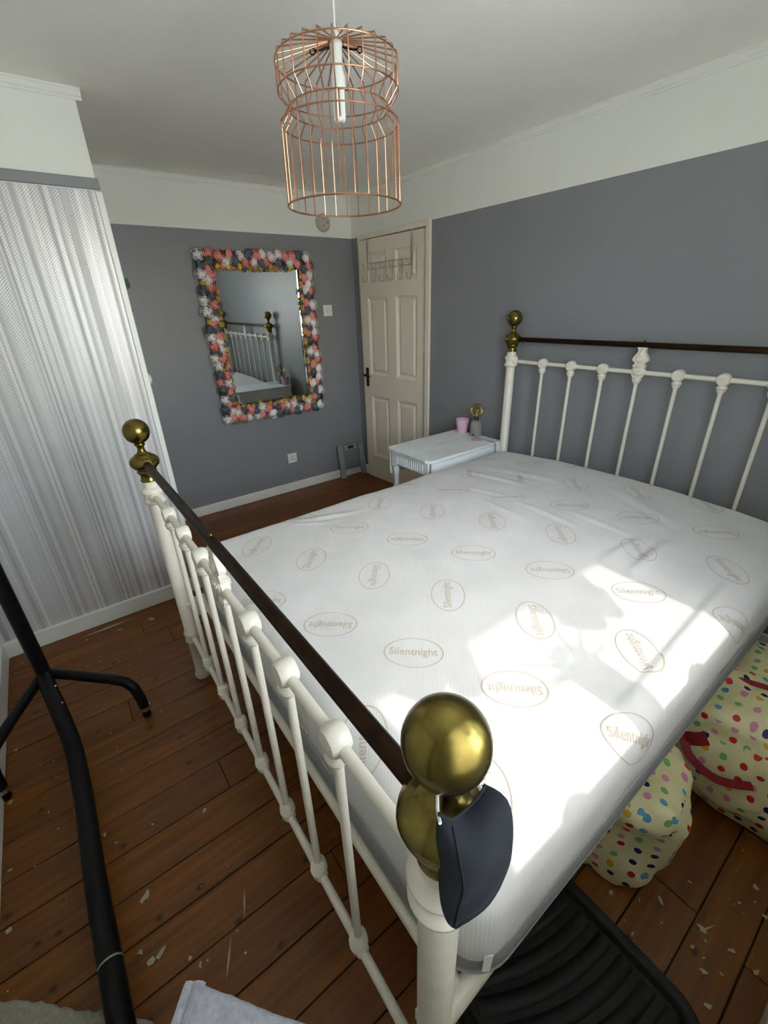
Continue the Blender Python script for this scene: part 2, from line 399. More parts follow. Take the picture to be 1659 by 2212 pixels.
# cupboard side faces painted plain white (a thin lining board)
MB().box(BX, BX+.004, BY+.02, YF, .0, ZP).build('side_lining', M['gloss_white'], wa, 0)
MB().cbox(XL, BX+.008, BY-.012, BY, 1.985, 2.024, .004).build('picture_rail', M['grey_paint'], wa, 0)
MB().cbox(BX-.014, BX+.012, BY-.012, BY+.02, 0.0, 1.980, .003).build('corner_bead', M['gloss_white'], wa, 0)
def cornice(name, p0, p1, nrm, parent_struct=True):
    """slim moulding under the ceiling from p0 to p1, standing off along nrm"""
    prof = [(0, -.034), (.006, -.034), (.008, -.026), (.014, -.022), (.016, -.008), (.022, -.004), (.022, 0), (0, 0)]
    vs = []
    for p in (p0, p1):
        for d, z in prof: vs.append((p[0]+nrm[0]*d, p[1]+nrm[1]*d, ZC+z))
    n = len(prof)
    fs = [(i, (i+1) % n, (i+1) % n+n, i+n) for i in range(n)]+[tuple(range(n)), tuple(range(2*n-1, n-1, -1))]
    return struct(name, MB().add(vs, fs), M['white_paint'])
cornice('trim_1', (BX, YF), (XR, YF), (0, -1)); cornice('trim_2', (XL, BY), (BX+.022, BY), (0, -1)); cornice('trim_3', (BX, BY), (BX, YF), (1, 0))
cornice('trim_4', (XR, YN), (XR, YF), (-1, 0))
def skirt(name, x0, x1, y0, y1, hh=.085):
    return struct(name, MB().cbox(x0, x1, y0, y1, 0, hh, .004), M['gloss_white'])
skirt('baseboard_far', BX+.02, XR, YF-.018, YF, .078); skirt('baseboard_alcove', XL, BX+.018, BY-.02, BY, .088)
skirt('baseboard_right', XR-.018, XR, YN, CY0, .085); skirt('baseboard_corner', XR-.018, XR, CY1, YF-.018, .085)
skirt('baseboard_left', XL, XL+.02, YN, BY-.02, .09); skirt('baseboard_near', XL+.02, XR-.018, YN, YN+.02, .09)

# ------------------------------------------------------------------ door with six panels
XD = XR+.012
PANY = [(2.700, 2.935), (3.040, 3.280)]; PANZ = [(.225, .787), (.968, 1.578), (1.682, 1.892)]
mb = MB(); ys = [DY0, 2.700, 2.935, 3.040, 3.280, DY1]; zs = [.006, .225, .787, .968, 1.578, 1.682, 1.892, DZ]
for i in range(5):
    for j in range(7):
        if i in (1, 3) and j in (1, 3, 5): continue
        mb.add([(XD, ys[i], zs[j]), (XD, ys[i+1], zs[j]), (XD, ys[i+1], zs[j+1]), (XD, ys[i], zs[j+1])], [(0, 3, 2, 1)])
mb.box(XD+.02, XD+.04, DY0, DY1, .006, DZ)
for a, b, c, d in ((DY0, DY0+.001, .006, DZ), (DY1-.001, DY1, .006, DZ), (DY0, DY1, DZ-.001, DZ)): mb.box(XD, XD+.03, a, b, c, d)
door = struct('door_1', mb, M['door'], 'cream six-panel door in the grey wall')
for y0, y1 in PANY:
    for z0, z1 in PANZ:
        vs = []; fs = []
        for ins, dx in ((0, 0), (.004, .004), (.022, .014), (.030, .014), (.046, .006)):
            vs += [(XD+dx, y0+ins, z0+ins), (XD+dx, y1-ins, z0+ins), (XD+dx, y1-ins, z1-ins), (XD+dx, y0+ins, z1-ins)]
        for r in range(4):
            for q in range(4): fs.append((r*4+q, r*4+(q+1) % 4, r*4+4+(q+1) % 4, r*4+4+q))
        fs.append((16, 17, 18, 19)); p = MB().add(vs, fs).build('panel', M['door'], door, 0)
        for poly in p.data.polygons:
            pass
cas = MB().cbox(XR-.016, XR+.06, CY0, DY0-.003, 0, CZ, .004).cbox(XR-.016, XR+.06, DY1+.003, CY1, 0, CZ, .004).cbox(XR-.016, XR+.06, DY0-.003, DY1+.003, DZ+.006, CZ, .004)
struct('trim_5', cas, M['door'], 'cream door casing')
struct('wall_backing', MB().box(XR+.12, XR+.16, CY0-.1, YF+.1, 0, ZC), M['grey_paint'], 'backing panel added behind the door to keep its gap dark')  # added panel, shuts sky light out of the gap around the door
DOOR_M = Matrix.Translation((XD, DY0, 0)) @ Matrix.Rotation(math.radians(3.2), 4, 'Z') @ Matrix.Translation((-XD, -DY0, 0))
door.matrix_world = DOOR_M
hp = MB().cbox(XD-.006, XD, 3.305, 3.343, .862, 1.022, .002).build('handle', M['bronze_handle'], door)
MB().tube([(XD-.006, 3.324, .965), (XD-.04, 3.324, .965), (XD-.05, 3.318, .965), (XD-.052, 3.29, .962), (XD-.05, 3.235, .958)], [.008, .008, .009, .008, .006], 8).build('lever', M['bronze_handle'], hp)
MB().lathe([(.008, 0), (.010, .004), (.004, .012), (.009, .02), (.006, .03)], (XD-.006, 3.324, .905), 10, 'x').build('key_turn', M['bronze_handle'], hp)

# ------------------------------------------------------------------ window behind the camera, sill, eave, ground outside
mb = MB(); gy = YN-.235
for a, b, z0, z1 in ((WX0, WX0+.05, WZ0, WZ1), (WX1-.012, WX1, WZ0, WZ1), (WX0, WX1, WZ0, WZ0+.05), (WX0, WX1, WZ1-.05, WZ1)):
    mb.box(a, b, gy-.03, gy+.03, z0, z1)
win = struct('window_1', mb, M['gloss_white'], 'white framed window above the deep sill')
for a, b in ((WX0+.04, .37), (.40, WX1-.01)): MB().box(a, b, gy-.004, gy+.004, WZ0+.04, WZ1-.04).build('pane', M['pane'], win, 0)
for a in (.365,): MB().box(a, a+.04, gy-.03, gy+.03, WZ0+.04, WZ1-.04).build('mullion', M['gloss_white'], win, 0)
MB().cbox(WX0, WX1, YN-.21, YN+.005, WZ0-.03, WZ0+.002, .006).build('window_sill', M['gloss_white'], win)
struct('roof_eave', MB().box(-2, 4, YN-.62, YN-.30, 2.168, 2.30), M['render'], 'eave of the roof above the window')
struct('ground', MB().box(-30, 30, -60, -.8, -2.9, -2.8), M['grass'], 'ground outside below the window')

def curtain(label, x0, x1, ph):
    cur = thing('added_voile', label, 'curtain', ((x0+x1)/2, YN+.03, .96))
    vs = []; fs = []; nx = 60
    for j, z in enumerate((.96, WZ0+.3, WZ0+.7, 2.14)):
        for i in range(nx+1):
            vs.append((x0+(x1-x0)*i/nx, YN+.030+.014*math.sin(i*.9+ph)+.004*math.sin(i*2.3+j), z))
    for j in range(3):
        for i in range(nx): q = j*(nx+1)+i; fs.append((q, q+1, q+nx+2, q+nx+1))
    MB().add(vs, fs).build('cloth', M['voile'], cur, 80); return cur
curtain('sheer white voile added over part of the unseen window to diffuse the sun', -.05, .395, 0)  # added translucent cloth: stops direct sun here, spreads it as soft room light
pole = MB().tube([(-.09, YN+.03, 2.155), (1.44, YN+.03, 2.155)], .009, 10).build('curtain_pole', M['gloss_white'])
tag(pole, 'slim white curtain pole above the window behind the camera', 'curtain pole')

# ------------------------------------------------------------------ bed frame
FX = .207; HXX = 2.285; FY0, FY1 = .195, 1.734; HY0, HY1 = .258, 1.760
bed = thing('bed_frame', 'cream iron bedstead with brass ball finials and brass top rails', 'bed', (1.24, .98, 0))
def finial(x, y, zb, parent):
    b = zb
    prof = [(.0290, b-.182), (.0295, b-.176), (.0268, b-.172), (.0258, b-.160), (.0300, b-.152), (.0330, b-.149), (.0335, b-.143), (.0310, b-.140), (.0318, b-.137),
            (.0400, b-.131), (.0470, b-.122), (.0500, b-.112), (.0480, b-.101), (.0400, b-.092), (.0300, b-.087), (.0285, b-.083), (.0240, b-.081), (.0180, b-.078),
            (.0135, b-.070), (.0115, b-.062), (.0120, b-.055), (.0165, b-.049), (.0180, b-.045), (.0165, b-.042)]
    rb = .0435
    for q in range(13):
        a = -PI/2*.78+(PI/2*.78+PI/2)*q/12
        prof.append((max(rb*math.cos(a), .0006), b+rb*math.sin(a)*1.02))
    return MB().lathe(prof, (x, y, 0), 32).build('finial', M['brass'], parent, 50)
def post(x, y, ztop, zcol, zlow, zb):
    p = [(.030, 0), (.0335, .006), (.034, .018), (.029, .028), (.030, .036), (.0265, .046), (.0265, zlow-.03), (.031, zlow-.026), (.034, zlow-.018), (.031, zlow-.008), (.031, zlow+.008),
         (.034, zlow+.016), (.031, zlow+.026), (.0265, zlow+.03), (.0265, zcol-.034), (.0315, zcol-.032), (.0390, zcol-.026), (.0395, zcol-.020), (.0350, zcol-.014), (.0330, zcol-.004), (.0350, zcol+.008), (.0400, zcol+.014), (.0405, zcol+.020),
         (.0365, zcol+.024), (.0350, zcol+.029), (.0262, zcol+.034), (.0262, ztop)]
    o = MB().lathe(p, (x, y, 0), 28).build('post', M['bed_white'], bed, 50); finial(x, y, zb, o); return o
ZBF, ZBH = 1.145, 1.425
for y in (FY0, FY1): post(FX, y, ZBF-.178, ZBF-.24, .235, ZBF)
for y in (HY0, HY1): post(HXX, y, ZBH-.178, ZBH-.235, .30, ZBH)

def shell(mb, x, y, z, s):
    """fan relief on both faces of a casting"""
    for sx in (-1, 1):
        for q in range(-2, 3):
            a = q*.42
            mb.sell((x+sx*.0145*s, y+math.sin(a)*.011*s, z+math.cos(a)*.010*s-.002), (.004*s, .0042*s, .011*s), 1, 1, 8, 6,
                    fn=lambda v, a=a: Vector((v.x, v.y*math.cos(a)+v.z*math.sin(a), -v.y*math.sin(a)+v.z*math.cos(a))))
def casting_top(x, y, zr, s=1):
    mb = MB()
    mb.lathe([(.010*s, -.0175*s), (.0195*s, -.0160*s), (.0235*s, -.0095*s), (.0242*s, 0), (.0235*s, .0095*s), (.0195*s, .0160*s), (.010*s, .0175*s)], (x, y, zr+.001*s), 22, 'x')
    mb.lathe([(.0135*s, zr-.016*s), (.0145*s, zr-.022*s), (.0175*s, zr-.026*s), (.0185*s, zr-.031*s), (.015*s, zr-.035*s), (.0155*s, zr-.039*s), (.0105*s, zr-.046*s), (.0095*s, zr-.05*s)][::-1], (x, y, 0), 16)
    shell(mb, x, y, zr-.004*s, s); return mb
def ornament(x, y, zr, ztop):
    """vase-shaped centre piece between the white rail and the brass rail"""
    hh = ztop-zr; mb = MB()
    half = [(.0105, -.052), (.0125, -.046), (.0185, -.040), (.0195, -.034), (.0165, -.030), (.022, -.022), (.030, -.008), (.032, .004), (.029, .016), (.024, .024), (.030, .030), (.0295, .036),
            (.023, .042), (.0235, .052), (.034, .058), (.0365, .064), (.035, .074), (.028, .086), (.020, .098), (.0165, .108), (.0165, .116), (.021, .124), (.026, hh)]
    k_ = hh/.13; out = [(y+a, zr+(b if b < 0 else b if b == hh else b*k_)) for a, b in half]+[(y-a, zr+(b if b < 0 else b if b == hh else b*k_)) for a, b in half[::-1]]
    mb.prism(out, x-.009, x+.009, 'x')
    for sx in (-1, 1):
        mb.sell((x+sx*.008, y, zr+.072*k_), (.007, .022, .020), 1, 1, 12, 8); mb.sell((x+sx*.008, y, zr+.100*k_), (.006, .010, .022), 1, 1, 10, 8)
        mb.sell((x+sx*.008, y, zr+.006), (.011, .025, .022), .7, .8, 12, 8); mb.sell((x+sx*.007, y, zr-.036), (.008, .014, .012), .8, .8, 12, 8)
        for q in (-1, 0, 1): mb.sell((x+sx*.012, y+q*.011, zr+.068*k_), (.005, .0045, .014), 1, 1, 8, 6)
    shell(mb, x, y, zr+.004, 1.15); return mb
def casting_low(x, y, zr):
    mb = MB().lathe([(.0105, zr+.046), (.014, zr+.042), (.0190, zr+.037), (.0145, zr+.031), (.0205, zr+.025), (.0150, zr+.018), (.0215, zr+.011), (.0170, zr+.003), (.0185, zr-.011), (.0150, zr-.019), (.008, zr-.021)][::-1], (x, y, 0), 18)
    mb.lathe([(.0125, -.022), (.0155, -.018), (.0155, .018), (.0125, .022)], (x, y, zr), 14, 'y'); return mb
def board(x, y0, y1, ys, zr, zlow, zbrass, brass_name):
    br = MB(); n = 2
    br.tube([(x, y0+.03, zbrass), (x, y1-.03, zbrass)], .0135, 12); b = br.build('brass_rail', M['brass_dark'], bed)
    ym = ys[3]
    MB().sell((x, ym, zbrass+.017), (.005, .005, .006), 1, 1, 10, 8).build('rail_stud', M['brass'], b)
    for y, s in ((y0, 1), (y1, -1)):
        MB().lathe([(.021, .020), (.021, .032), (.017, .036), (.019, .040), (.013, .046)] if s > 0 else [(.013, -.046), (.019, -.040), (.017, -.036), (.021, -.032), (.021, -.020)], (x, y, zr), 16, 'y').build('rail_socket', M['bed_white'], bed)
    MB().tube([(x, y0+.03, zr), (x, y1-.03, zr)], .0108, 12).build('top_rail', M['bed_white'], bed)
    MB().tube([(x, y0+.025, zlow), (x, y1-.025, zlow)], .0105, 12).build('bottom_rail', M['bed_white'], bed)
    for i, y in enumerate(ys):
        sp = MB().tube([(x, y, zlow+.03), (x, y, zr-.03)], .0090, 12).build('spindle', M['bed_white'], bed)
        (ornament(x, y, zr, zbrass-.008) if i == 3 else casting_top(x, y, zr, 1.15)).build('casting', M['bed_white'], sp, 35)
        casting_low(x, y, zlow).build('collar', M['bed_white'], sp, 35)
FYM = .965; HYM = 1.010
board(FX, FY0, FY1, [FYM+d*.178 for d in (3, 2, 1, 0, -1, -2, -3)], ZBF-.24, .235, ZBF-.113, 'foot')
board(HXX, HY0, HY1, [HYM+d*.176 for d in (3, 2, 1, 0, -1, -2, -3)], ZBH-.235, .30, ZBH-.113, 'head')
for y in (FY0+.03, FY1-.03):
    yh = HY0+.03 if y < 1 else HY1-.03
    yo = -.020 if y < 1 else .020
    MB().tube([(FX, y+yo, .402), (HXX, yh+yo, .402)], .019, 12).build('side_rail', M['bed_white'], bed)
    MB().add([(FX+.02, y+s, z) for s in (-.008, .008) for z in (.395, .345)]+[(HXX-.02, yh+s, z) for s in (-.008, .008) for z in (.395, .345)],
             [(0, 1, 3, 2), (4, 6, 7, 5), (0, 4, 5, 1), (2, 3, 7, 6), (0, 2, 6, 4), (1, 5, 7, 3)]).build('side_rail_flange', M['bed_white'], bed, 0)
MB().tube([(FX+.078, FY0+.02, .402), (FX+.078, FY1-.02, .402)], .018, 12).build('cross_rail', M['bed_white'], bed)
MB().box(FX+.0, FX+.06, FY0+.02, FY0+.045, .375, .415).build('rail_bracket', M['bed_white'], bed, 0)
MB().tube([(HXX-.05, HY0+.03, .40), (HXX-.05, HY1-.03, .40)], .016, 10).build('cross_rail', M['bed_white'], bed)
for q in range(12):
    xx = FX+.16+q*.155; sl = MB().cbox(xx, xx+.07, .235, 1.70, .405, .420, .003).build('bed_slat', M['table'], bed, 0)

# ------------------------------------------------------------------ mattress with knitted cover and oval logos
mat = thing('mattress', 'thick mattress in a white ribbed knit cover with oval name logos', 'mattress', (1.24, .95, .42))
MX0, MX1, MY0, MY1 = .288, 2.235, .188, 1.722; RR = .070
def rel(p, a, b):
    ab = Vector((b[0]-a[0], b[1]-a[1])); t = max(0, min(1, (Vector((p[0]-a[0], p[1]-a[1])).dot(ab))/ab.length_squared))
    q = Vector(a)+ab*t; d = Vector((p[0]-q.x, p[1]-q.y)); sgn = ab.x*d.y-ab.y*d.x
    return d.length*(1 if sgn > 0 else -1), t
WR = [((1.703, 1.557), (1.747, 1.234), .007, .020), ((1.458, 1.22), (1.427, .945), .006, .016), ((1.55, 1.085), (1.534, .789), .006, .016), ((1.63, .864), (1.629, .632), .005, .016),
      ((1.679, .513), (1.384, .499), .008, .022), ((1.631, .591), (1.373, .60), .005, .018), ((.697, 1.638), (.982, 1.511), .006, .018), ((.666, 1.639), (.823, 1.493), .005, .014),
      ((1.519, 1.395), (1.575, 1.154), .005, .016), ((1.85, 1.50), (1.90, 1.1), .006, .03), ((1.62, .285), (.80, .252), .010, .016), ((.80, .252), (.50, .215), .006, .02),
      ((2.0, .9), (1.85, .55), .006, .03), ((1.0, 1.69), (1.5, 1.68), .006, .02)]
def ztop(x, y):
    u = min(1, max(0, (x-MX0)/(MX1-MX0))); v = min(1, max(0, (y-MY0)/(MY1-MY0)))
    z = .660+(.014+.030*u)*math.sin(PI*v)**.8+.004*math.sin(PI*u)
    z += .0035*noise.noise(Vector((x*5, y*5, 1.7)))+.0016*noise.noise(Vector((x*14, y*14, 4.1)))
    for a, b, hgt, wd in WR:
        d, t = rel((x, y), a, b)
        if abs(d) < wd*3:
            z += hgt*math.sin(PI*min(1, max(0, .08+.84*t)))*(math.exp(-(d/wd)**2)-.55*math.exp(-((d+wd*1.3)/(wd*.6))**2))
    return z
def sheet(s, t, off=0):
    """flat cover sheet coordinates -> point on the mattress (top, rounded edge, side)"""
    cx = min(max(s, MX0+RR), MX1-RR); cy = min(max(t, MY0+RR), MY1-RR)
    ex, ey = s-cx, t-cy; L = math.hypot(ex, ey); z0 = ztop(cx if L > 0 else s, cy if L > 0 else t)
    if L < 1e-9: return Vector((s, t, z0+off))
    dx, dy = ex/L, ey/L; R = RR+off
    if L < RR*PI/2: a = L/RR; r, z = R*math.sin(a), z0-RR+R*math.cos(a)
    else:
        dn = L-RR*PI/2; r, z = R+.006*math.sin(min(1, dn/.12)*PI), z0-RR-dn
        r += .004*noise.noise(Vector((s*9, t*9, 2.2)))*min(1, dn/.05)
    return Vector((cx+dx*r, cy+dy*r, z))
LS = RR*PI/2+.085
def axis(a0, a1, st, xt=0):
    c = []; x = a0-LS-xt
    while x < a0: c.append(x); x += .0135
    n = int((a1-a0)/st); c += [a0+(a1-a0)*i/n for i in range(n+1)]
    x = a1+.0135
    while x < a1+LS: c.append(x); x += .0135
    return c+[a1+LS]
SX = axis(MX0+RR, MX1-RR, .0105, .05); TY = axis(MY0+RR, MY1-RR, .0105)
mb = MB(); vs = []
for s in SX:
    for t in TY:
        ex = max(MX0+RR-s, s-MX1+RR, 0); ey = max(MY0+RR-t, t-MY1+RR, 0); L = math.hypot(ex, ey)
        mx = LS+.012*noise.noise(Vector((s*3, t*3, 0)))+(.05*min(1, max(0, (t-MY0-.06)/.35)) if s < MX0+RR else 0)
        if L > mx and ex > 0 and ey > 0: f = mx/L; ss = (MX0+RR-ex*f) if s < 1 else (MX1-RR+ex*f); tt = (MY0+RR-ey*f) if t < 1 else (MY1-RR+ey*f); vs.append(sheet(ss, tt))
        elif L > mx: f = mx/L; ss = s if ex == 0 else ((MX0+RR-ex*f) if s < 1 else (MX1-RR+ex*f)); tt = t if ey == 0 else ((MY0+RR-ey*f) if t < 1 else (MY1-RR+ey*f)); vs.append(sheet(ss, tt))
        else: vs.append(sheet(s, t))
nT = len(TY); fs = [(i*nT+j, (i+1)*nT+j, (i+1)*nT+j+1, i*nT+j+1) for i in range(len(SX)-1) for j in range(nT-1)]
cover = mb.add(vs, fs).build('cover', M['cover'], mat, 80)
# grey base of the mattress
mb = MB(); ring = []
def rrect(ins, n=8):
    pts = []; r = .09-ins
    for cx, cy, a0 in ((MX1-.09, MY1-.09, 0), (MX0+.09, MY1-.09, PI/2), (MX0+.09, MY0+.09, PI), (MX1-.09, MY0+.09, 1.5*PI)):
        for q in range(n+1): a = a0+PI/2*q/n; pts.append((cx+r*math.cos(a), cy+r*math.sin(a)))
    return pts
lev = [(.045, .421), (.015, .422), (.002, .427), (-.004, .434), (-.004, .440), (-.010, .456), (-.012, .475), (-.009, .498), (-.004, .510), (-.003, .516), (.000, .524), (.010, .540), (.014, .60)]
vs = []; n = len(rrect(0))
for ins, z in lev: vs += [(x, y, z) for x, y in rrect(ins)]
fs = [(i*n+j, i*n+(j+1) % n, (i+1)*n+(j+1) % n, (i+1)*n+j) for i in range(len(lev)-1) for j in range(n)]+[tuple(range(n))[::-1], tuple(range((len(lev)-1)*n, len(lev)*n))]
body = mb.add(vs, fs).build('body', M['mattress_grey'], mat, 60)
for zz in (.436, .512):
    MB().tube([(x, y, zz) for x, y in rrect(-.0045)], .0042, 6, True).build('piping', M['piping'], body)
tg = []
for o_ in (.0, .0015):
    for du, z in ((-.008, .524), (.008, .522), (.002, .484), (-.012, .487)):
        rr_ = .104+o_+(.006 if z < .5 else 0); tg.append((MX0+.09-.5*rr_+.866*du, MY0+.09-.866*rr_-.5*du, z))
MB().add(tg, [(0, 1, 2, 3), (7, 6, 5, 4), (0, 4, 5, 1), (1, 5, 6, 2), (2, 6, 7, 3), (3, 7, 4, 0)]).build('care_tag', M['label_white'], mat, 0)
# oval logos
cu = bpy.data.curves.new('logo_text', 'FONT'); cu.body = 'Silentnight'; cu.align_x = 'CENTER'; cu.align_y = 'CENTER'; cu.size = 1.0; cu.offset = .010; cu.resolution_u = 2; cu.space_character = 1.02
to = bpy.data.objects.new('logo_text', cu); COL.objects.link(to)
bpy.context.view_layer.update()
tm = bpy.data.meshes.new_from_object(to.evaluated_get(bpy.context.evaluated_depsgraph_get()))
bpy.data.objects.remove(to)
bm = bmesh.new(); bm.from_mesh(tm); bmesh.ops.remove_doubles(bm, verts=bm.verts, dist=.001); bmesh.ops.triangulate(bm, faces=bm.faces)
bm.verts.index_update(); TV = [v.co.copy() for v in bm.verts]; TF = [[v.index for v in f.verts] for f in bm.faces]; bm.free()
tx0 = min(v.x for v in TV); tx1 = max(v.x for v in TV); ty0 = min(v.y for v in TV); ty1 = max(v.y for v in TV)
LA, LB = .0805, .0535     # oval half axes
ksx = .130/(tx1-tx0); ksy = .034/(ty1-ty0)
FV = [((v.x-(tx0+tx1)/2)*ksx, (v.y-(ty0+ty1)/2)*ksy) for v in TV]
OV = []; OF = []
nO = 44
for r in (1.0, .955):
    for q in range(nO): a = 2*PI*q/nO; OV.append((LA*r*math.cos(a), LB*r*math.sin(a)))
OF = [(q, (q+1) % nO, nO+(q+1) % nO, nO+q) for q in range(nO)]
U = Vector((.113, -.242)); V = Vector((.246, .119)); O0 = Vector((.583, .682))
for i in range(-7, 8):
    for j in range(-4, 8):
        c = O0+U*i+V*j; ovx = max(MX0-c.x, c.x-MX1, 0); ovy = max(MY0-c.y, c.y-MY1, 0)
        if ovx > .07 or ovy > .07 or (ovx > 0 and ovy > 0): continue
        if c.x > MX1-.06: continue
        td = Vector((.74, -.67)) if j % 2 == 0 else Vector((.67, .74))
        if (i+(1 if j % 4 in (2, 3) else 0)+j//2) % 2: td = -td
        ud = Vector((-td.y, td.x))
        vs = []
        for lx, ly in FV+OV:
            p = c+td*lx+ud*ly; vs.append(sheet(p.x, p.y, .0007))
        MB().add(vs, [tuple(f) for f in TF]+[tuple(a+len(FV) for a in f) for f in OF]).build('oval_logo', M['logo'], cover, 0)
# ------------------------------------------------------------------ copper cage pendant
LX, LY = .794, 1.214
lamp = thing('pendant_light', 'copper wire cage pendant light hanging from the ceiling with a white lamp tube', 'pendant light', (LX, LY, ZC))
RC = [(2.061, .1505), (2.004, .1505), (1.9715, .1265), (1.942, .1505), (1.768, .153)]
NW = 28
wire = MB().tube([(.018, 0, 2.100), (.149, 0, 2.069), (.1505, 0, 2.064), (.1505, 0, 2.004), (.1265, 0, 1.9715), (.1505, 0, 1.942), (.153, 0, 1.768)], .0017, 6).mesh('wire', M['copper'])
for q in range(NW):
    o = link('wire', wire, lamp); o.location = (LX, LY, 0); o.rotation_euler = (0, 0, 2*PI*q/NW+.05)
for z, r in RC:
    MB().tube([(LX+r*math.cos(2*PI*a/64), LY+r*math.sin(2*PI*a/64), z) for a in range(64)], .0018 if z > 1.8 else .0025, 6, True).build('ring', M['copper'], lamp)
MB().tube([(LX+.019*math.cos(2*PI*a/24), LY+.019*math.sin(2*PI*a/24), 2.1) for a in range(24)], .002, 6, True).build('hub_ring', M['copper'], lamp)
for s in (-1, 1):
    dx, dy = rt.x*s, rt.y*s
    MB().tube([(LX+dx*.016, LY+dy*.016, 2.090), (LX+dx*.036, LY+dy*.036, 2.086), (LX+dx*.052, LY+dy*.052, 2.084)], .0022, 6).build('spring_clip', M['black_tube'], lamp)
    MB().tube([(LX+dx*(.058+.006*math.cos(2*PI*a/12)), LY+dy*(.058+.006*math.cos(2*PI*a/12)), 2.084+.006*math.sin(2*PI*a/12)) for a in range(12)], .0016, 6, True).build('clip_loop', M['black_tube'], lamp)
MB().lathe([(.0022, 2.115), (.0022, ZC)], (LX, LY, 0), 8).build('cord', M['white_plastic'], lamp)
MB().lathe([(.034, ZC-.02), (.036, ZC-.012), (.036, ZC)], (LX, LY, 0), 20).build('ceiling_rose', M['white_plastic'], lamp)
MB().lathe([(.0138, 2.055), (.0145, 2.060), (.0145, 2.090), (.0165, 2.092), (.0165, 2.108), (.012, 2.112), (.006, 2.120)], (LX, LY, 0), 20).build('bulb_holder', M['porcelain'], lamp)
b = MB().lathe([(.0175, 2.012), (.0195, 2.016), (.0195, 2.034), (.015, 2.046), (.0125, 2.056)], (LX, LY, 0), 20).build('bulb', M['white_plastic'], lamp)
for q in range(3):
    a = 2*PI*q/3; cx, cy = math.cos(a)*.0085, math.sin(a)*.0085; tx, ty = -math.sin(a)*.0062, math.cos(a)*.0062
    pts = [(LX+cx+tx, LY+cy+ty, 2.012)]+[(LX+cx+tx*math.cos(PI*k_/6), LY+cy+ty*math.cos(PI*k_/6), 1.958-.006*math.sin(PI*k_/6)) for k_ in range(7)]+[(LX+cx-tx, LY+cy-ty, 2.012)]
    MB().tube(pts, .0050, 8).build('lamp_tube', M['tube_glass'], b)

# ------------------------------------------------------------------ mirror framed with foam roses
mir = thing('wall_mirror', 'tall wall mirror framed with white, pink, slate and yellow foam roses', 'mirror', (1.49, YF, .72))
GX0, GX1, GZ0, GZ1 = 1.158, 1.802, .842, 1.787; OX0, OX1, OZ0, OZ1 = 1.045, 1.925, .735, 1.895
fr = MB()
for a, b_, c, d in ((OX0, GX0, OZ0, OZ1), (GX1, OX1, OZ0, OZ1), (GX0, GX1, OZ0, GZ0), (GX0, GX1, GZ1, OZ1)): fr.box(a, b_, YF-.030, YF-.004, c, d)
frame = fr.build('frame', M['frame_back'], mir, 0)
gl = MB().box(GX0-.01, GX1+.01, YF-.020, YF-.010, GZ0-.01, GZ1+.01)
tilt = lambda v: (v[0], v[1]-.0070*(v[2]-1.315)+.0044*(v[0]-1.48), v[2])     # hangs a touch forward at the top
gl.v = [tilt(v) for v in gl.v]; gl.build('mirror_glass', M['mirror'], mir, 0)
for a, b_, c, d in ((GX1-.010, GX1, GZ0, GZ1), (GX0, GX0+.010, GZ0, GZ1)):
    MB().add([(a, YF-.0205, c), (b_, YF-.024, c), (b_, YF-.024, d), (a, YF-.0205, d)] if a > 1.5 else [(a, YF-.024, c), (b_, YF-.0205, c), (b_, YF-.0205, d), (a, YF-.024, d)], [(0, 1, 2, 3)]).build('bevel_strip', M['mirror'], mir, 0)

def rose_mesh(name, matl, small=False):
    """unit rose facing -y: bud plus spiralled cupped petals"""
    mb = MB(); rr = random.Random(len(name)*7+3)
    shells = ((.62, 3, .50), (.98, 4, .95)) if small else ((.50, 3, .42), (.76, 4, .72), (1.0, 5, .98))
    ph = rr.uniform(0, 6)
    for R_, k_, rim in shells:
        n_, m_ = 20, 4; vs = []; fs = []; ph += 1.3
        for v in range(m_+1):
            for u in range(n_):
                a = 2*PI*u/n_; w_ = abs(math.cos(k_*(a+ph)/2)); th0 = rim*(1.28-.42*w_); t = v/m_
                th = 1.75+(th0-1.75)*t; R2 = R_*(1+.05*w_)*(1+.10*t**5)
                vs.append((R2*math.sin(th)*math.cos(a), -R2*math.cos(th)*.62-.22+.30*(1-R_)*-1, R2*math.sin(th)*math.sin(a)))
        for v in range(m_):
            for u in range(n_): fs.append((v*n_+u, v*n_+(u+1) % n_, (v+1)*n_+(u+1) % n_, (v+1)*n_+u))
        mb.add(vs, fs)
    mb.sell((0, -.52, 0), (.24, .26, .24), 1, 1, 8, 6)
    return mb.mesh(name, matl, 45)
RM = {c: [rose_mesh('rose'+'_'*i, M['rose_'+c]) for i in range(2)] for c in 'wpgy'}
BM_ = {c: rose_mesh('rosebud', M['rose_'+c], True) for c in 'wpgy'}
